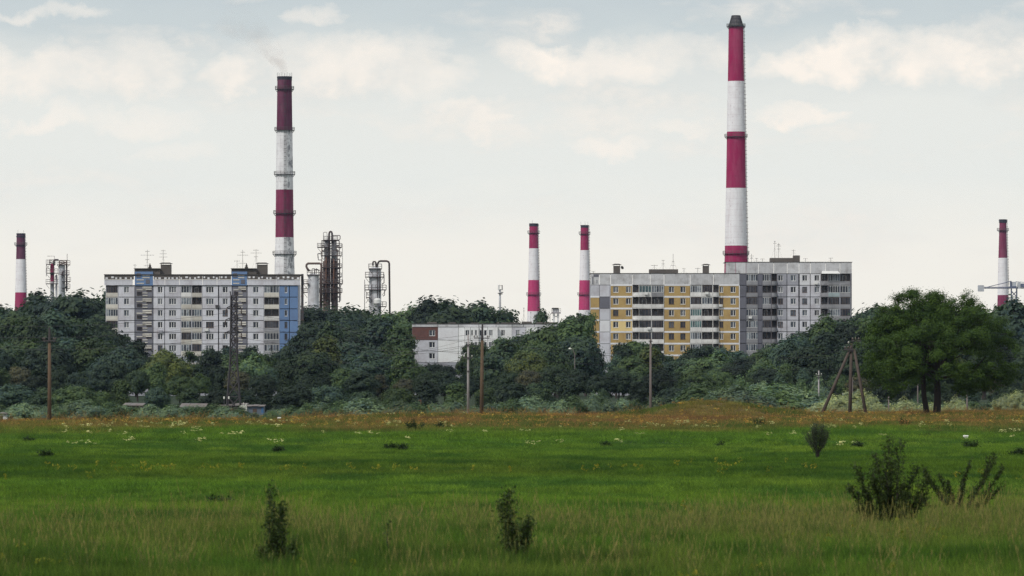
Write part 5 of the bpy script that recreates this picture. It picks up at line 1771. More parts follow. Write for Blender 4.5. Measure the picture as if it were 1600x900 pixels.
# willow scrub at the foot
T_W = prof([(-50, 628), (90, 628), (130, 622), (200, 635), (300, 634), (360, 634), (400, 646), (440, 640), (520, 622), (600, 622), (700, 630), (760, 626), (820, 622), (905, 616), (950, 622), (1000, 628),
            (1060, 622), (1080, 600), (1110, 604), (1180, 598), (1230, 600), (1270, 610), (1290, 625), (1400, 628), (1700, 630)])
row_trees(-30, 1640, 19, 585, 655, lambda p: T_W(p) - 2, ['willow'], ['grey-green', 'soft green', 'grey-green'], 'foot', (1.3, 2.2), 8)
row_trees(1060, 1290, 30, 655, 690, lambda p: 583, ['willow'], ['grey-green', 'soft green', 'bluish green'], 'tallwillow', (0.7, 1.0), 14)
# silvery bushes on the right
for (px, py, d, w) in ((1300, 622, 560, 1.2), (1318, 616, 565, 1.0), (1345, 615, 560, 1.1), (1362, 628, 556, 1.3), (1408, 628, 575, 1.3), (1420, 634, 570, 1.5), (1490, 626, 575, 1.1), (1568, 624, 570, 1.4), (1588, 617, 575, 1.4), (1612, 620, 575, 1.4), (1282, 636, 558, 1.8), (1455, 636, 580, 1.8), (1331, 622, 553, 1.1), (1310, 632, 548, 1.5), (1352, 633, 548, 1.4), (1500, 634, 570, 1.3), (1580, 630, 560, 1.5)):
    add_tree(px, py - 9, d, 'willow', 'silvery green', w, 'silver')
for px, py in ((184, 631), (206, 634), (232, 630), (262, 631), (291, 633), (311, 631), (334, 629), (352, 634), (371, 632), (396, 643), (422, 640)):
    add_tree(px, py, rnd.uniform(562, 585), 'willow', rnd.choice(['grey-green', 'soft green']), 1.7, 'foot')
add_tree(926, 612, 600, 'willow', 'grey-green', 0.8, 'foot')
add_tree(1100, 612, 595, 'willow', 'silvery green', 0.8, 'foot')


def label_trees():
    segs = [(-100, 60, 'at the far left end'), (60, 165, 'left of the grey-white block'), (165, 240, 'below the left stair head of the grey-white block'), (240, 350, 'below the middle of the grey-white block'),
            (350, 470, 'below the blue end of the grey-white block'), (470, 560, 'below the tallest refinery column'), (560, 643, 'below the inverted U refinery pipe'),
            (643, 745, 'near the red end of the low white block'), (745, 885, 'near the long side of the low white block'), (885, 955, 'near the left edge of the ochre block'), (955, 1040, 'near the left balconies of the ochre block'),
            (1040, 1160, 'near the right balconies of the ochre block'), (1160, 1335, 'below the dark grey block'), (1335, 1480, 'behind the left half of the big tree'), (1480, 1600, 'behind the right half of the big tree'), (1600, 1800, 'at the far right end')]
    rows = {'sky': 'on the skyline', 'back': 'in the rearmost tree row', 'third': 'in the upper mid wood', 'middle': 'in the lower mid wood', 'front': 'at the wood front', 'foot': 'in the meadow-edge scrub',
            'tallwillow': 'in the tall willow belt', 'silver': 'right behind the meadow'}
    ords = ['first', 'second', 'third', 'fourth', 'fifth', 'sixth', 'seventh', 'eighth', 'ninth', 'tenth']
    grp = {}
    for t in TREES:
        place = next(s_[2] for s_ in segs if s_[0] <= t['px'] < s_[1])
        key = (t['tone'], 'bush' if t['row'] in ('foot', 'silver') else KINDNAME[t['kind']][1], rows[t['row']], place)
        grp.setdefault(key, []).append(t)
    for key, ts in grp.items():
        ts.sort(key=lambda q: q['px'])
        for i, t in enumerate(ts):
            base = '%s %s %s, %s' % key
            if len(ts) > 1:
                base = '%s %s %s, %s, %s' % (key[0], key[1], key[2], key[3], ['left one', 'right one'][i] if len(ts) == 2 else ords[i])
            w = base.split()
            if len(w) > 16:
                base = ' '.join(w).replace('in the meadow-edge scrub', 'in the scrub').replace('in the rearmost tree row', 'in the rear').replace('in the upper mid wood', 'mid wood').replace('in the lower mid wood', 'lower wood').replace('at the wood front', 'in front').replace('grey-white block', 'pale block')
            if len(base.split()) > 16: base = base.replace('below the middle of the pale block', 'mid pale block').replace('below the left stair head of the pale block', 'left stair of pale block')
            if len(base.split()) > 16: base = base.replace('balconies of the ochre block', 'ochre balconies').replace('blue end of the pale block', 'blue end').replace('long side of the low white block', 'low white block')
            if len(base.split()) > 16: base = base.replace(' half of the big tree', ' of big tree').replace('near the left edge of the ochre block', 'left of the ochre block').replace('red end of the low white block', 'dark red panel')
            if len(base.split()) > 16: print('LONG', base)
            bush = t['row'] in ('foot', 'silver', 'tallwillow')
            tag(t['o'], base, 'bush' if bush else 'tree', 'willow bushes at the foot of the wood' if bush else 'trees of the wood around the apartment blocks')
            if bush: t['o'].name = 'willow_bush'


label_trees()


# ------------------------------------------------------------------ the big tree
def grow(mb, p, dirv, length, r, depth, rng, tips, spread=0.55, droop=0.0, seg=4):
    pts, rs = [p.copy()], [r]
    d = dirv.normalized()
    for k in range(seg):
        d = (d + Vector((rng.gauss(0, .13), rng.gauss(0, .13), rng.gauss(0, .09) - droop))).normalized()
        p = p + d * (length / seg)
        pts.append(p.copy())
        rs.append(r * (1 - 0.5 * (k + 1) / seg))
    mb.tube(pts, rs, 7 if r > 0.08 else 4, False)
    if depth == 0:
        tips.append((p, d))
        tips.append((pts[-3], d))
        return
    nb = 3 if depth > 1 else 3
    for q in range(nb):
        f = pts[rng.randint(2, seg)] if q else pts[-1]
        nd = (d + Vector((rng.gauss(0, spread), rng.gauss(0, spread), rng.gauss(0.03, spread * 0.6)))).normalized()
        grow(mb, f, nd, length * rng.uniform(0.58, 0.8), r * 0.5, depth - 1, rng, tips, spread, droop, seg)


def big_tree():
    d = 503.0
    s = S(d)
    rng = random.Random(5)
    nr = np.random.default_rng(5)
    z0 = gz(1460, d)
    root = empty('spreading_tree', (WX(1463, d), d, z0))
    X = lambda p: (p - 1463) * s
    Z = lambda q: WZ(q, d) - z0
    tips = []
    c0, rx, rz, rzd = Vector((0.05, 0, Z(566))), 131 * s, 115 * s, 64 * s
    for ti, (bx, tx, tz, r) in enumerate(((1464.0, 1464, 583, 0.36), (1448.0, 1442, 580, 0.27))):
        mb = MB()
        base = Vector((X(bx), 0.2 * ti, -0.5))
        fork = Vector((X(tx), 0.3 * ti, Z(tz)))
        mid = base.lerp(fork, 0.5) + Vector((0.06 * (1 - 2 * ti), 0, 0))
        mb.tube([base, base + Vector((0, 0, 0.9)), mid, fork, fork + Vector((0.1, 0.1, 2.4)), fork + Vector((0.2, 0, 4.6))], [r * 1.5, r * 1.08, r * 0.95, r * 0.85, r * 0.5, r * 0.2], 12)
        nlimb = 15 if ti == 0 else 9
        for k in range(nlimb):
            a = 2 * math.pi * (k + rng.random() * 0.6) / nlimb * (1 if ti else 1) + (0 if ti == 0 else 0.6)
            lift = [0.10, 0.5, 1.1, 0.28, 0.75][k % 5]
            st = fork + Vector((0, 0, [-.6, 0.7, 2.2, 0.0, 1.4][k % 5] + rng.uniform(-.2, .2)))
            dv = Vector((math.cos(a), math.sin(a), lift))
            if ti == 1 and dv.x > 0.35: dv.x *= 0.3
            dn = dv.normalized()
            # length to the envelope
            q = Vector((dn.x / rx, dn.y / (rx * 0.95), dn.z / rz))
            o_ = Vector(((st.x - c0.x) / rx, (st.y - c0.y) / (rx * 0.95), (st.z - c0.z) / rz))
            A, B, C_ = q.dot(q), 2 * q.dot(o_), o_.dot(o_) - 1
            disc = max(B * B - 4 * A * C_, 0.0)
            L = (-B + math.sqrt(disc)) / (2 * A)
            L = max(1.8, L * 0.44)
            grow(mb, st, dn, L, r * 0.42, 3, rng, tips, 0.5, -0.02 if lift < 0.3 else 0.0)
        mb.build('trunk', M_BARKD, root, smooth=True)
    # foliage sprays at the twig tips plus a sparse outer fill of the envelope
    cl = []
    for p, dd in tips:
        q = Vector(((p.x - c0.x) / rx, (p.y - c0.y) / (rx * .95), (p.z - c0.z) / (rz if p.z > c0.z else rzd)))
        if q.length > 1.02: p = c0 + (p - c0) / q.length * rng.uniform(0.9, 1.02)
        if p.z < Z(632): p.z = Z(632) + rng.uniform(0, .6)
        cl.append(tuple(p))
    k = 0
    while k < 440:
        v = Vector((rng.gauss(0, 1), rng.gauss(0, 1), rng.gauss(0, 1))).normalized()
        f = rng.uniform(0.62, 0.99) * (1.0 + 0.06 * math.sin(4 * math.atan2(v.x, v.z) + 1) + 0.05 * math.sin(9 * math.atan2(v.x, v.z)))
        p = c0 + Vector((v.x * rx * f, v.y * rx * .95 * f, v.z * (rz if v.z > 0 else rzd) * f))
        if p.z < Z(630): continue
        cl.append(tuple(p))
        k += 1
    cl = np.array(cl)
    if len(cl) > 1500: cl = np.concatenate([cl[-440:], cl[nr.choice(len(cl) - 440, 760, replace=False)]])
    low = Z(600) - 1.6 * smooth(1.2, 4.5, np.abs(cl[:, 0] + 0.2)) - 0.7 * smooth(3, 6, cl[:, 0]) + 0.45 * np.sin(cl[:, 0] * 1.9)
    cl = cl[cl[:, 2] > low]
    # narrower top left, flattened layers
    n_leaf = 160
    cs = nr.uniform(0.28, 0.62, len(cl))
    off = nr.normal(size=(len(cl), n_leaf, 3)) * cs[:, None, None] * 0.62
    off[:, :, 2] *= 0.72
    P_ = (cl[:, None, :] + off).reshape(-1, 3)
    Nn = nr.normal(size=P_.shape) * 0.45
    Nn[:, 2] += 0.45
    Nn += (off / cs[:, None, None]).reshape(-1, 3) * 0.6
    Nn += np.repeat((cl - np.array(tuple(c0))) / np.array([rx, rx, rz]), n_leaf, axis=0) * 0.8
    tone = np.repeat(np.clip(nr.normal(0.5, 0.16, len(cl)), 0, 1), n_leaf) + nr.normal(0, 0.13, len(P_))
    v, f = leaf_quads(P_, Nn, 0.125, 1.6, nr)
    c = link('crown', np_mesh('crown', v, f, M_LEAF, np.repeat(np.clip(tone, 0, 1), 4)), root)
    c.color = (0.041, 0.080, 0.011, 1)
    tag(root, 'big spreading green tree with two trunks on the meadow', 'tree')


M_BARKD = plain('dark_bark', (0.035, 0.027, 0.024), 0.95, 0.0, 1.5, 0.4, (0.015, 0.012, 0.011))
big_tree()


# ------------------------------------------------------------------ shrubs in the meadow
def shrub(name, label, px, py_base, H, stems, leaf, nleaf, color, seed, spread=0.3, lean=0.0, depth=1, cat='shrub', cluster=0.05, bare=0.15, curve=0.0, fat=1.0, d=None, up=1.0, oval=False):
    d = d or 28000.0 / (py_base - HOR)
    rng = random.Random(seed)
    nr = np.random.default_rng(seed)
    z0 = gz(px, d)
    root = empty(name, (WX(px, d), d, z0))
    mb = MB()
    pts_all = []
    for (ang, yaw, L) in stems:
        dv = Vector((math.sin(ang), math.sin(yaw) * 0.35, math.cos(ang))).normalized()
        p = Vector((rng.uniform(-.04, .04), rng.uniform(-.04, .04), -0.1))
        pl, rs = [p.copy()], [0.018 * fat]
        n = 9
        for k in range(n):
            if oval and k == 0: fan, dv = dv, Vector((dv.x * 0.2, dv.y * 0.2, 1)).normalized()
            if oval and k == 3: dv = fan
            dv = (dv + Vector((rng.gauss(0, .06) + curve * math.sin(ang), rng.gauss(0, .06), 0.03 * up))).normalized()
            p = p + dv * (H * L / n)
            pl.append(p.copy())
            rs.append(0.018 * fat * (1 - 0.85 * (k + 1) / n))
            if (k + 1) / n > bare: pts_all.append((p.copy(), 1.0 - 0.5 * k / n))
            if k >= max(2, bare * n) and depth:
                for q in range(2):
                    dv2 = (dv + Vector((rng.gauss(0, spread), rng.gauss(0, spread), rng.gauss(0.1, spread * .5)))).normalized()
                    l2 = H * L * rng.uniform(0.10, 0.26) * (1.25 - 0.6 * k / n)
                    p2 = p.copy()
                    tw = [p2.copy()]
                    for w in range(3):
                        dv2 = (dv2 + Vector((rng.gauss(0, .1), rng.gauss(0, .1), 0.12))).normalized()
                        p2 = p2 + dv2 * l2 / 3
                        tw.append(p2.copy())
                        pts_all.append((p2.copy(), 0.8))
                    mb.tube(tw, [0.007 * fat, 0.005 * fat, 0.004 * fat, 0.002 * fat], 4, False)
        mb.tube(pl, rs, 6, False)
    mb.build('stem', M_BARKD, root)
    if oval:
        for k in range(230):
            v_ = Vector((rng.gauss(0, 1), rng.gauss(0, 1), rng.gauss(0, 1))).normalized() * rng.uniform(0.3, 1.02) ** 0.6
            pts_all.append((Vector((v_.x * H * .30, v_.y * H * .30, H * .64 + v_.z * H * .36)), 1))
    C = np.array([tuple(q[0]) for q in pts_all])
    off = nr.normal(size=(len(C), nleaf, 3)) * cluster
    P_ = (C[:, None, :] + off).reshape(-1, 3)
    P_[:, 2] = np.maximum(P_[:, 2], 0.05)
    N_ = nr.normal(size=P_.shape) * 0.8
    N_[:, 2] += 0.5
    tone = np.clip(nr.normal(0.5, 0.2, len(P_)), 0, 1)
    v, f = leaf_quads(P_, N_, leaf, 2.0, nr)
    c = link('foliage', np_mesh('foliage', v, f, M_LEAF, np.repeat(tone, 4)), root)
    c.color = (*color, 1)
    tag(root, label, cat)
    return root


DG = (0.036, 0.060, 0.014)
shrub('sapling', 'dark upright leafy sapling at the bottom left of the meadow', 434, 893, 1.62, [(-.04, 0, 1.0), (.10, .6, .74), (-.16, .3, .72), (.55, -.5, .50), (-.62, 1, .42), (.02, 2, .85), (.75, .3, .38), (-.3, -1, .3)], 0.045, 9, DG, 3, 0.5, cat='sapling', cluster=0.055)
shrub('sapling', 'dark bushy sapling at the bottom centre with crooked upper twigs', 803, 884, 1.5, [(-.10, 0, .98), (.14, .6, .95), (-.30, .2, .85), (.30, -.4, .62), (.42, .8, .58), (-.02, 1, .6), (.22, -.8, .72)], 0.045, 9, DG, 8, 0.5, cat='sapling', cluster=0.055)
shrub('sapling', 'thin single-stemmed sapling between the two bottom saplings', 604, 876, 0.95, [(.04, 0, 1.0), (-.2, 1, .4)], 0.04, 9, DG, 12, 0.18, cat='sapling', cluster=0.028, depth=0)
shrub('sapling', 'slender leaning stalk just left of the bottom centre sapling', 768, 890, 0.75, [(.22, 0, 1.0)], 0.035, 4, (0.05, .06, .02), 13, 0.15, cat='sapling', cluster=0.02, depth=0)
bs_ = [(a, b, l) for a, b, l in [(-.75, 0, .75), (-.5, .5, .9), (-.3, -.6, .85), (-.12, .3, .95), (.02, -.2, 1.12), (.15, .7, .9), (.30, -.3, 1.1), (.42, .5, .9), (.62, -.6, .85), (.8, .2, .7), (-.9, -.4, .55), (.05, 1.2, .7), (-.2, -1.2, .7), (.25, 1.4, .65), (-.6, 1.0, .6), (.5, -1.2, .6)]]
shrub('thorn_bush', 'large dark bush with spiky branches at the lower right', 1388, 832, 1.85, bs_, 0.045, 14, (0.036, 0.055, 0.014), 21, 0.3, cat='bush', cluster=0.055, fat=1.2)
shrub('thorn_bush', 'dark fan-shaped bush with long spiky branches at the lower right', 1495, 812, 1.55, [(-.75, 0, 1.0), (-.5, .4, .95), (-.28, -.3, .8), (-.08, .6, .7), (.10, 0, .95), (.40, .3, 1.15), (.62, -.2, 1.2), (.85, .2, 1.1), (1.05, 0, .9), (-.95, .3, .7), (.25, .9, .7)], 0.045, 9, (0.034, 0.052, 0.013), 22, 0.12, cat='bush', cluster=0.035)
ob = [(a_, rnd.uniform(-1.5, 1.5), 1.05 - 0.42 * abs(a_)) for a_ in [-.62 + 1.24 * k_ / 25 for k_ in range(26)]]
shrub('shrub', 'round grey-green shrub on a short stem before the three-legged pole', 1278, 716, 1.62, ob, 0.036, 6, (0.062, 0.080, 0.050), 23, 0.32, bare=0.40, cluster=0.06, curve=-0.05, fat=1.1, oval=True)
# low dark weed clumps scattered in the grass: each one its own thing
weeds = [(70, 716, .35, 'near the far left of the green meadow'), (336, 790, .25, 'left of the middle meadow, nearer clump of a pair'), (352, 789, .2, 'right one of a pair of clumps in the middle meadow'), (650, 676, .8, 'large one before the low white block'),
         (612, 706, .35, 'left one of a pair below the low white block'), (628, 708, .35, 'right one of a pair below the low white block'), (946, 700, .3, 'below the left edge of the ochre block'), (1516, 706, .45, 'right of the white plastic bag'),
         (1412, 668, .5, 'below the left side of the big tree'), (1185, 668, .5, 'below the reddish bank'), (1445, 684, .4, 'in front of the big tree trunks'), (1340, 707, .35, 'below the three-legged pole'), (1125, 698, .3, 'below the right balconies of the ochre block'),
         (436, 708, .3, 'below the smoking chimney'), (690, 674, .5, 'left of the two poles'), (165, 664, .5, 'right of the left wooden pole'), (1590, 716, .35, 'at the right edge of the meadow'), (45, 694, .3, 'at the left edge of the meadow')]
for i, (px, py, h, lb) in enumerate(weeds):
    st = [(rnd.uniform(-1.0, 1.0), rnd.uniform(-1.5, 1.5), rnd.uniform(.6, 1.1)) for _ in range(14)]
    o = shrub('weed_clump', 'low dark green weed clump, ' + lb, px, py, h * 1.3, st, 0.07, 10, (0.022, 0.042, 0.012), 40 + i, 0.4, cat='weeds', cluster=0.08, bare=0.0, depth=0)
    o['group'] = 'low weed clumps in the meadow'


# ------------------------------------------------------------------ meadow grass, flowers (instances on a point cloud)
def blades(n, h, spread, w, rng, lean=0.35, curve=0.5, head=False):
    V_, F_, T_ = [], [], []
    for k in range(n):
        a = rng.uniform(0, 6.283)
        r = spread * math.sqrt(rng.uniform(0, 1))
        p = np.array([r * math.cos(a), r * math.sin(a), -0.03])
        L = h * rng.uniform(0.5, 1.1)
        ld = rng.uniform(0, 6.283)
        le = rng.uniform(0, lean)
        dv = np.array([math.cos(ld) * le, math.sin(ld) * le, 1.0])
        dv /= np.linalg.norm(dv)
        wa = rng.uniform(0, 6.283)
        wv = np.array([math.cos(wa), math.sin(wa), 0]) * w * rng.uniform(0.6, 1.2)
        bend = np.array([math.cos(ld), math.sin(ld), -0.5]) * L * curve * rng.uniform(0.2, 1.0) * 0.4
        p1 = p + dv * L * 0.55
        p2 = p + dv * L + bend
        i0 = len(V_)
        V_ += [p - wv, p + wv, p1 + wv * 0.8, p1 - wv * 0.8, p2 + wv * (0.15 if not head else 1.3), p2 - wv * (0.15 if not head else 1.3)]
        F_ += [(i0, i0 + 1, i0 + 2, i0 + 3), (i0 + 3, i0 + 2, i0 + 4, i0 + 5)]
        t = rng.uniform(0.0, 0.9)
        T_ += [t] * 6
        if head:
            q = p2 + dv * L * 0.12
            i0 = len(V_)
            V_ += [p2 - wv * 2, p2 + wv * 2, q + wv * 1.2, q - wv * 1.2]
            F_ += [(i0, i0 + 1, i0 + 2, i0 + 3)]
            T_ += [0.95] * 4
    return np.array(V_), np.array(F_), np.array(T_)


def umbel(rng):
    V_, F_, T_ = [], [], []
    for k in range(5):
        cx, cy, cz = rng.uniform(-.25, .25), rng.uniform(-.25, .25), rng.uniform(.28, .45)
        for q in range(9):
            c = np.array([cx + rng.normal(0, .045), cy + rng.normal(0, .045), cz + rng.normal(0, .02)])
            s_ = rng.uniform(.015, .032)
            a = rng.uniform(0, 3.14)
            u = np.array([math.cos(a), math.sin(a), rng.uniform(-.3, .3)]) * s_
            v_ = np.array([-math.sin(a), math.cos(a), rng.uniform(-.3, .9)]) * s_
            i0 = len(V_)
            V_ += [c - u - v_, c + u - v_, c + u + v_, c - u + v_]
            F_ += [(i0, i0 + 1, i0 + 2, i0 + 3)]
            T_ += [rng.uniform(.4, 1)] * 4
    return np.array(V_), np.array(F_), np.array(T_)


def scatter(name, protos, pts, idx, rot, scl, tint, mat, label, cat):
    """one object: its mesh holds the plant patterns (pid >= 0) and the loose points (pid -1); the node group puts patterns on points"""
    V_, F_, T_, I_ = [], [], [], []
    o = 0
    for k, (v, f, t) in enumerate(protos):
        V_.append(v)
        F_.append(f + o)
        T_.append(t)
        I_.append(np.full(len(v), k))
        o += len(v)
    v = np.concatenate(V_ + [pts])
    f = np.concatenate(F_)
    me = np_mesh(name, v, f, mat, np.concatenate(T_ + [np.zeros(len(pts))]))
    n = len(v)
    npn = len(pts)

    def attr(nm, ty, data, key='value'):
        a = me.attributes.new(nm, ty, 'POINT')
        a.data.foreach_set(key, np.ascontiguousarray(data).ravel())
    attr('pid', 'INT', np.concatenate(I_ + [np.full(npn, -1)]).astype(np.int32))
    attr('pick', 'INT', np.concatenate([np.zeros(o), idx]).astype(np.int32))
    attr('rot', 'FLOAT', np.concatenate([np.zeros(o), rot]).astype(np.float32))
    attr('scl', 'FLOAT_VECTOR', np.concatenate([np.ones((o, 3)), scl]).astype(np.float32), 'vector')
    attr('tint', 'FLOAT_COLOR', np.concatenate([np.ones((o, 4)), np.concatenate([tint, np.ones((npn, 1))], 1)]).astype(np.float32), 'color')
    ob = link(name, me)
    ng = bpy.data.node_groups.new(name + '_nodes', 'GeometryNodeTree')
    ng.interface.new_socket('Geometry', in_out='INPUT', socket_type='NodeSocketGeometry')
    ng.interface.new_socket('Geometry', in_out='OUTPUT', socket_type='NodeSocketGeometry')
    N, Lk = ng.nodes, ng.links
    gi, go = N.new('NodeGroupInput'), N.new('NodeGroupOutput')

    def named(nm, ty):
        q = N.new('GeometryNodeInputNamedAttribute')
        q.data_type = ty
        q.inputs['Name'].default_value = nm
        return q.outputs['Attribute']
    cmp_ = N.new('FunctionNodeCompare')
    cmp_.data_type = 'INT'
    cmp_.operation = 'LESS_THAN'
    Lk.new(named('pid', 'INT'), cmp_.inputs[2])
    cmp_.inputs[3].default_value = 0
    se = N.new('GeometryNodeSeparateGeometry')
    se.domain = 'POINT'
    Lk.new(gi.outputs[0], se.inputs[0])
    Lk.new(cmp_.outputs[0], se.inputs[1])
    mp = N.new('GeometryNodeMeshToPoints')
    Lk.new(se.outputs[0], mp.inputs[0])
    sp = N.new('GeometryNodeSplitToInstances')
    sp.domain = 'POINT'
    Lk.new(se.outputs[1], sp.inputs[0])
    Lk.new(named('pid', 'INT'), sp.inputs['Group ID'])
    ip = N.new('GeometryNodeInstanceOnPoints')
    Lk.new(mp.outputs[0], ip.inputs['Points'])
    Lk.new(sp.outputs['Instances'], ip.inputs['Instance'])
    ip.inputs['Pick Instance'].default_value = True
    Lk.new(named('pick', 'INT'), ip.inputs['Instance Index'])
    cx = N.new('ShaderNodeCombineXYZ')
    Lk.new(named('rot', 'FLOAT'), cx.inputs[2])
    Lk.new(cx.outputs[0], ip.inputs['Rotation'])
    Lk.new(named('scl', 'FLOAT_VECTOR'), ip.inputs['Scale'])
    Lk.new(ip.outputs[0], go.inputs[0])
    md = ob.modifiers.new('plants', 'NODES')
    md.node_group = ng
    tag(ob, label, cat, kind='stuff')
    return ob


def grass_mat():
    m, n, bs = mat_new('grass_blades')
    at = n.new('ShaderNodeAttribute', attribute_name='tint', attribute_type='INSTANCER')
    tn = n.new('ShaderNodeAttribute', attribute_name='tone')
    c = at.outputs['Color']
    out = n.mix(tn.outputs['Fac'], n.mix(1.0, c, (0.50, 0.58, 0.62), 'MULTIPLY'), n.mix(1.0, c, (1.75, 1.6, 1.3), 'MULTIPLY'))
    n.put(bs.inputs['Base Color'], out)
    bs.inputs['Roughness'].default_value = 0.7
    bs.inputs['Specular IOR Level'].default_value = 0.15
    tr = n.new('ShaderNodeBsdfTranslucent')
    n.put(tr.inputs['Color'], out)
    ms = n.new('ShaderNodeMixShader')
    ms.inputs[0].default_value = 0.35
    m.node_tree.links.new(bs.outputs[0], ms.inputs[1])
    m.node_tree.links.new(tr.outputs[0], ms.inputs[2])
    m.node_tree.links.new(ms.outputs[0], m.node_tree.nodes['Material Output'].inputs['Surface'])
    return m


def vnoise(x, y, scale, seed, stretch=1.0):
    """cheap smooth value noise with two octaves, 0..1"""
    r = np.random.default_rng(seed)
    tab = r.uniform(0, 1, (256, 256))
    out = 0
    amp = [0.65, 0.35]
    for k in range(2):
        u, v = x * scale * (2.3 ** k) + 37.7 * k, y * scale * stretch * (2.3 ** k) + 11.3 * k
        i, j = np.floor(u).astype(int), np.floor(v).astype(int)
        fu, fv = u - i, v - j
        fu, fv = fu * fu * (3 - 2 * fu), fv * fv * (3 - 2 * fv)
        g_ = lambda a, b: tab[a % 256, b % 256]
        out = out + amp[k] * (g_(i, j) * (1 - fu) * (1 - fv) + g_(i + 1, j) * fu * (1 - fv) + g_(i, j + 1) * (1 - fu) * fv + g_(i + 1, j + 1) * fu * fv)
    return out


def sample_field(n, d0, d1, power=1.0, margin=1.12):
    """points over the wedge of meadow in view (and a bit beyond), uniform per area"""
    u = RNG.uniform(0, 1, n)
    y = np.sqrt(d0 ** 2 + u * (d1 ** 2 - d0 ** 2))
    x = RNG.uniform(-1, 1, n) * y * 0.1 * margin + RNG.uniform(-2, 2, n)
    return x, y


def lerp3(a, b, f):
    return np.asarray(a)[None, :] * (1 - f[:, None]) + np.asarray(b)[None, :] * f[:, None]


def meadow():
    rng = np.random.default_rng(11)
    gm = grass_mat()
    protos = [blades(46, 0.34, 0.30, 0.006, rng), blades(46, 0.30, 0.32, 0.006, rng, 0.6), blades(50, 0.38, 0.28, 0.005, rng, 0.25, 0.8),
              blades(12, 0.62, 0.25, 0.003, rng, 0.18, 0.5, True), blades(12, 0.70, 0.28, 0.003, rng, 0.3, 0.7, True),
              blades(34, 0.16, 0.30, 0.016, rng, 0.9, 0.5)]
    sets = [(46000, 84, 150, 1.0), (46000, 150, 260, 1.3), (60000, 260, 590, 2.0)]
    XX, YY, SC = [], [], []
    for (n, a, b, sz) in sets:
        x, y = sample_field(n, a, b)
        XX.append(x)
        YY.append(y)
        SC.append(np.full(n, sz))
    x, y, sz = np.concatenate(XX), np.concatenate(YY), np.concatenate(SC)
    n = len(x)
    px = 800 + x / y * FPX
    e = np.interp(px, EX, ED)
    keep = y < e + 25
    x, y, sz, px, e = x[keep], y[keep], sz[keep], px[keep], e[keep]
    n = len(x)
    n1 = vnoise(x, y, 0.09, 1, 0.35)
    n2 = vnoise(x, y, 0.35, 2, 0.5)
    n3 = vnoise(x, y, 0.9, 3, 0.8)
    n4 = vnoise(x, y, 0.05, 4, 0.5)
    idx = rng.choice([0, 1, 2], n)
    green = lerp3((0.085, 0.190, 0.018), (0.165, 0.245, 0.032), n1)
    dk = lerp3((0.050, 0.125, 0.020), (0.080, 0.160, 0.022), n2)
    n5 = vnoise(x, y, 1.5, 31, 0.9)
    w = np.clip((n2 * 0.6 + n5 * 0.4 - 0.40) * 4.0, 0, 1)
    col = dk * (1 - w[:, None]) + green * w[:, None]
    # cloud-shadow band painted into the grass colour across the middle distance
    sw = smooth(165, 185, y + 25 * (n4 - .5)) * (1 - smooth(215, 245, y + 30 * (n1 - .5)))
    col = col * (1 - 0.25 * sw[:, None])
    # nearest strip: rank brownish olive grass with straw stems
    near = 1 - smooth(112, 136, y + 34 * (n1 - 0.5))
    olive = lerp3((0.068, 0.150, 0.016), (0.130, 0.190, 0.032), np.clip((n2 - .3) * 1.9, 0, 1))
    strawband = np.exp(-((y - 117) / 11.0) ** 2)
    olive = olive * (1 - 0.12 * strawband[:, None]) + np.array((0.17, 0.125, 0.065))[None] * 0.12 * strawband[:, None] * (0.5 + n3[:, None])
    col = col * (1 - near[:, None]) + olive * near[:, None]
    # far band: rusty sorrel, dry grass and yellow
    far = smooth(330, 385, y + 110 * (n1 - 0.5) + 30 * (n3 - .5))
    rust = lerp3((0.175, 0.098, 0.045), (0.200, 0.130, 0.055), n3)
    yel = lerp3((0.21, 0.175, 0.050), (0.14, 0.15, 0.038), n2)
    fg = lerp3((0.075, 0.115, 0.025), (0.11, 0.14, 0.035), n3)
    k1 = np.clip((vnoise(x, y, 0.12, 7, 0.28) - 0.38) * 5, 0, 1)
    k1 = k1 * (0.25 + 0.75 * smooth(370, 430, y))
    pxx = 800 + x / y * FPX
    k1 = k1 * (1 - 0.75 * smooth(1085, 1110, pxx) * (1 - smooth(1180, 1210, pxx)) * smooth(455, 480, y))
    k2 = np.clip((vnoise(x, y, 0.16, 9, 0.35) - 0.44) * 5, 0, 1)
    fc = yel * (1 - k1[:, None]) + rust * k1[:, None]
    fc = fc * (1 - k2[:, None]) + fg * k2[:, None]
    col = col * (1 - far[:, None]) + fc * far[:, None]
    # darker patches of taller grass near the camera
    dark_patch = np.clip((vnoise(x, y, 0.30, 15, 0.45) - 0.52) * 5, 0, 1) * (1 - smooth(115, 145, y))
    rank = np.array((0.045, 0.095, 0.014))
    col = col * (1 - 0.75 * dark_patch[:, None]) + rank[None] * 0.75 * dark_patch[:, None]
    col = col * rng.uniform(0.65, 1.35, (n, 1)) * (0.68 + 0.64 * n5[:, None])
    hs = 0.45 + 0.45 * n2 + 0.35 * n5 + 0.25 * near + 0.3 * np.clip(far, 0, 1) * k1
    hs += 0.35 * dark_patch
    hs *= np.where((y > 140) & (y < 300), 0.75, 1.0)
    # straw stems
    p_st = 0.06 * strawband * np.clip(n2 * 3 - 1.0, 0, 1.3) + 0.025 * near + 0.05 * far
    st = rng.uniform(0, 1, n) < p_st
    idx[st] = rng.choice([3, 4], st.sum())
    col[st] = lerp3((0.19, 0.165, 0.070), (0.12, 0.15, 0.04), rng.uniform(0, 1, st.sum()))
    f2 = st & (y > 280)
    col[f2] = lerp3((0.22, 0.105, 0.048), (0.25, 0.19, 0.065), rng.uniform(0, 1, f2.sum()))
    wd = (rng.uniform(0, 1, n) < 0.10) & ~st
    idx[wd] = 5
    h = hgt(x, y)
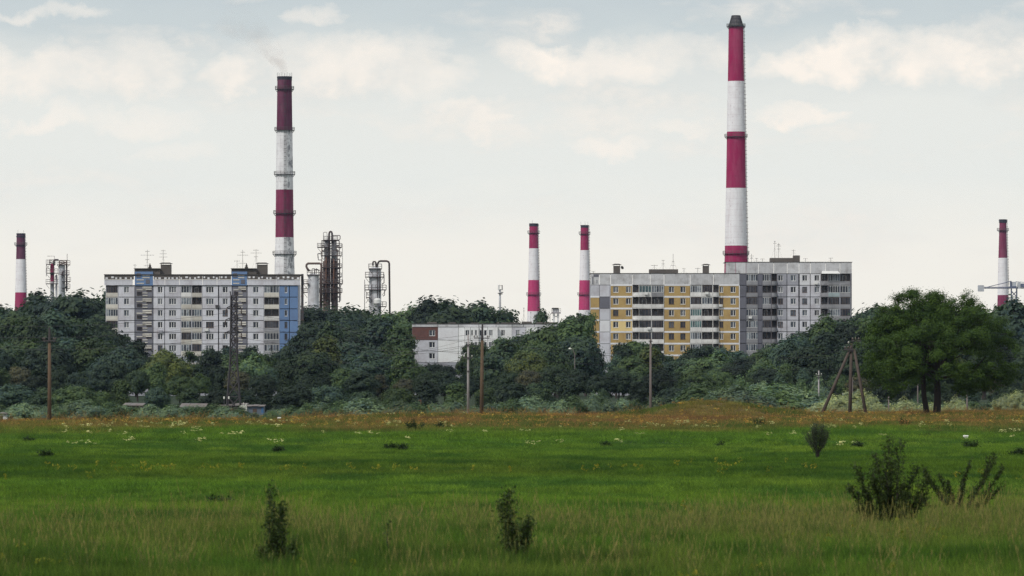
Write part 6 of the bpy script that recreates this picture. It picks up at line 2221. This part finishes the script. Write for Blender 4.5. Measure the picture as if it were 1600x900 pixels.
    scl = np.stack([sz * rng.uniform(.8, 1.25, n)] * 2 + [hs * rng.uniform(.75, 1.25, n) * np.where(sz > 1.8, 1.1, 1.0)], 1)
    scatter('meadow_grass', protos, np.stack([x, y, h], 1), idx, rng.uniform(0, 6.283, n), scl, col, gm, 'green, olive and rusty grass covering the whole meadow', 'grass')
    # flowers
    protos = [umbel(rng) for _ in range(4)]
    x, y = sample_field(16000, 250, 540)
    e = np.interp(800 + x / y * FPX, EX, ED)
    cl = vnoise(x, y, 0.11, 21, 0.5)
    dens = np.clip((cl - 0.50) * 3.0, 0, 1) * np.exp(-((y - 345) / 60) ** 2) * 0.07 + 0.006
    kp = (rng.uniform(0, 1, len(x)) < dens) & (y < e)
    x, y = x[kp], y[kp]
    # yellow ones: near and far
    x2, y2 = sample_field(7000, 86, 230)
    c2 = vnoise(x2, y2, 0.13, 23, 0.7)
    kp = rng.uniform(0, 1, len(x2)) < np.clip((c2 - 0.62) * 1.0, 0, 0.12) * (y2 < 200)
    x2, y2 = x2[kp], y2[kp]
    x3, y3 = sample_field(9000, 380, 520)
    kp = (rng.uniform(0, 1, len(x3)) < 0.12) & (y3 < np.interp(800 + x3 / y3 * FPX, EX, ED))
    x3, y3 = x3[kp], y3[kp]
    col = np.concatenate([lerp3((0.50, 0.52, 0.28), (0.34, 0.40, 0.18), rng.uniform(0, 1, len(x))), lerp3((0.26, 0.24, 0.03), (0.13, 0.17, 0.02), rng.uniform(0, 1, len(x2))), lerp3((0.42, 0.32, 0.06), (0.30, 0.16, 0.06), rng.uniform(0, 1, len(x3)))])
    sc_ = np.concatenate([rng.uniform(.7, 1.5, len(x)), rng.uniform(.35, .7, len(x2)), rng.uniform(.6, 1.2, len(x3))])
    x, y = np.concatenate([x, x2, x3]), np.concatenate([y, y2, y3])
    n = len(x)
    scl = np.stack([sc_, sc_, np.full(n, 1.0)], 1)
    scatter('meadow_flowers', protos, np.stack([x, y, hgt(x, y)], 1), rng.integers(0, 4, n), rng.uniform(0, 6.283, n), scl, col, gm, 'cream and yellow wild flowers scattered through the meadow', 'flowers')


meadow()


# ------------------------------------------------------------------ smoke and haze
def smoke():
    d = 2000.0
    pts = [(446, 121), (441, 108), (436, 95), (428, 82), (415, 68), (398, 52), (378, 36), (350, 18)]
    rad = [8, 10, 14, 17, 20, 25, 30, 36]
    mb = MB().tube([(WX(a, d), d, WZ(b, d)) for a, b in pts], [r * S(d) for r in rad], 16)
    m = bpy.data.materials.new('smoke')
    m.use_nodes = True
    nt = m.node_tree
    nt.nodes.clear()
    n = NT(nt)
    out = n.new('ShaderNodeOutputMaterial')
    pv = n.new('ShaderNodeVolumePrincipled')
    pv.inputs['Color'].default_value = (0.74, 0.60, 0.56, 1)
    pv.inputs['Anisotropy'].default_value = 0.2
    g = n.new('ShaderNodeNewGeometry').outputs['Position']
    x, y, z = n.sep(g)
    nz = n.noise(g, 0.16, 4, 0.6, 0.6)
    fade = n.rng(z, WZ(121, d), WZ(25, d), 1.0, 0.06)
    n.put(pv.inputs['Density'], n.m('MULTIPLY', n.m('MULTIPLY', n.rng(nz, 0.42, 0.72), fade), 0.085))
    nt.links.new(pv.outputs[0], out.inputs['Volume'])
    o = mb.build('smoke', m)
    tag(o, 'faint brownish smoke drifting left from the tall blackened chimney', 'smoke', kind='stuff')


smoke()


def haze():
    m = bpy.data.materials.new('haze')
    m.use_nodes = True
    nt = m.node_tree
    nt.nodes.clear()
    n = NT(nt)
    out = n.new('ShaderNodeOutputMaterial')
    pv = n.new('ShaderNodeVolumePrincipled')
    pv.inputs['Color'].default_value = (0.50, 0.68, 1.0, 1)
    pv.inputs['Density'].default_value = 0.00002
    pv.inputs['Anisotropy'].default_value = 0.0
    nt.links.new(pv.outputs[0], out.inputs['Volume'])
    o = MB().box(-6300, 6300, -900, 6700, -4.5, 195).build('haze', m)
    tag(o, kind='stuff')


haze()
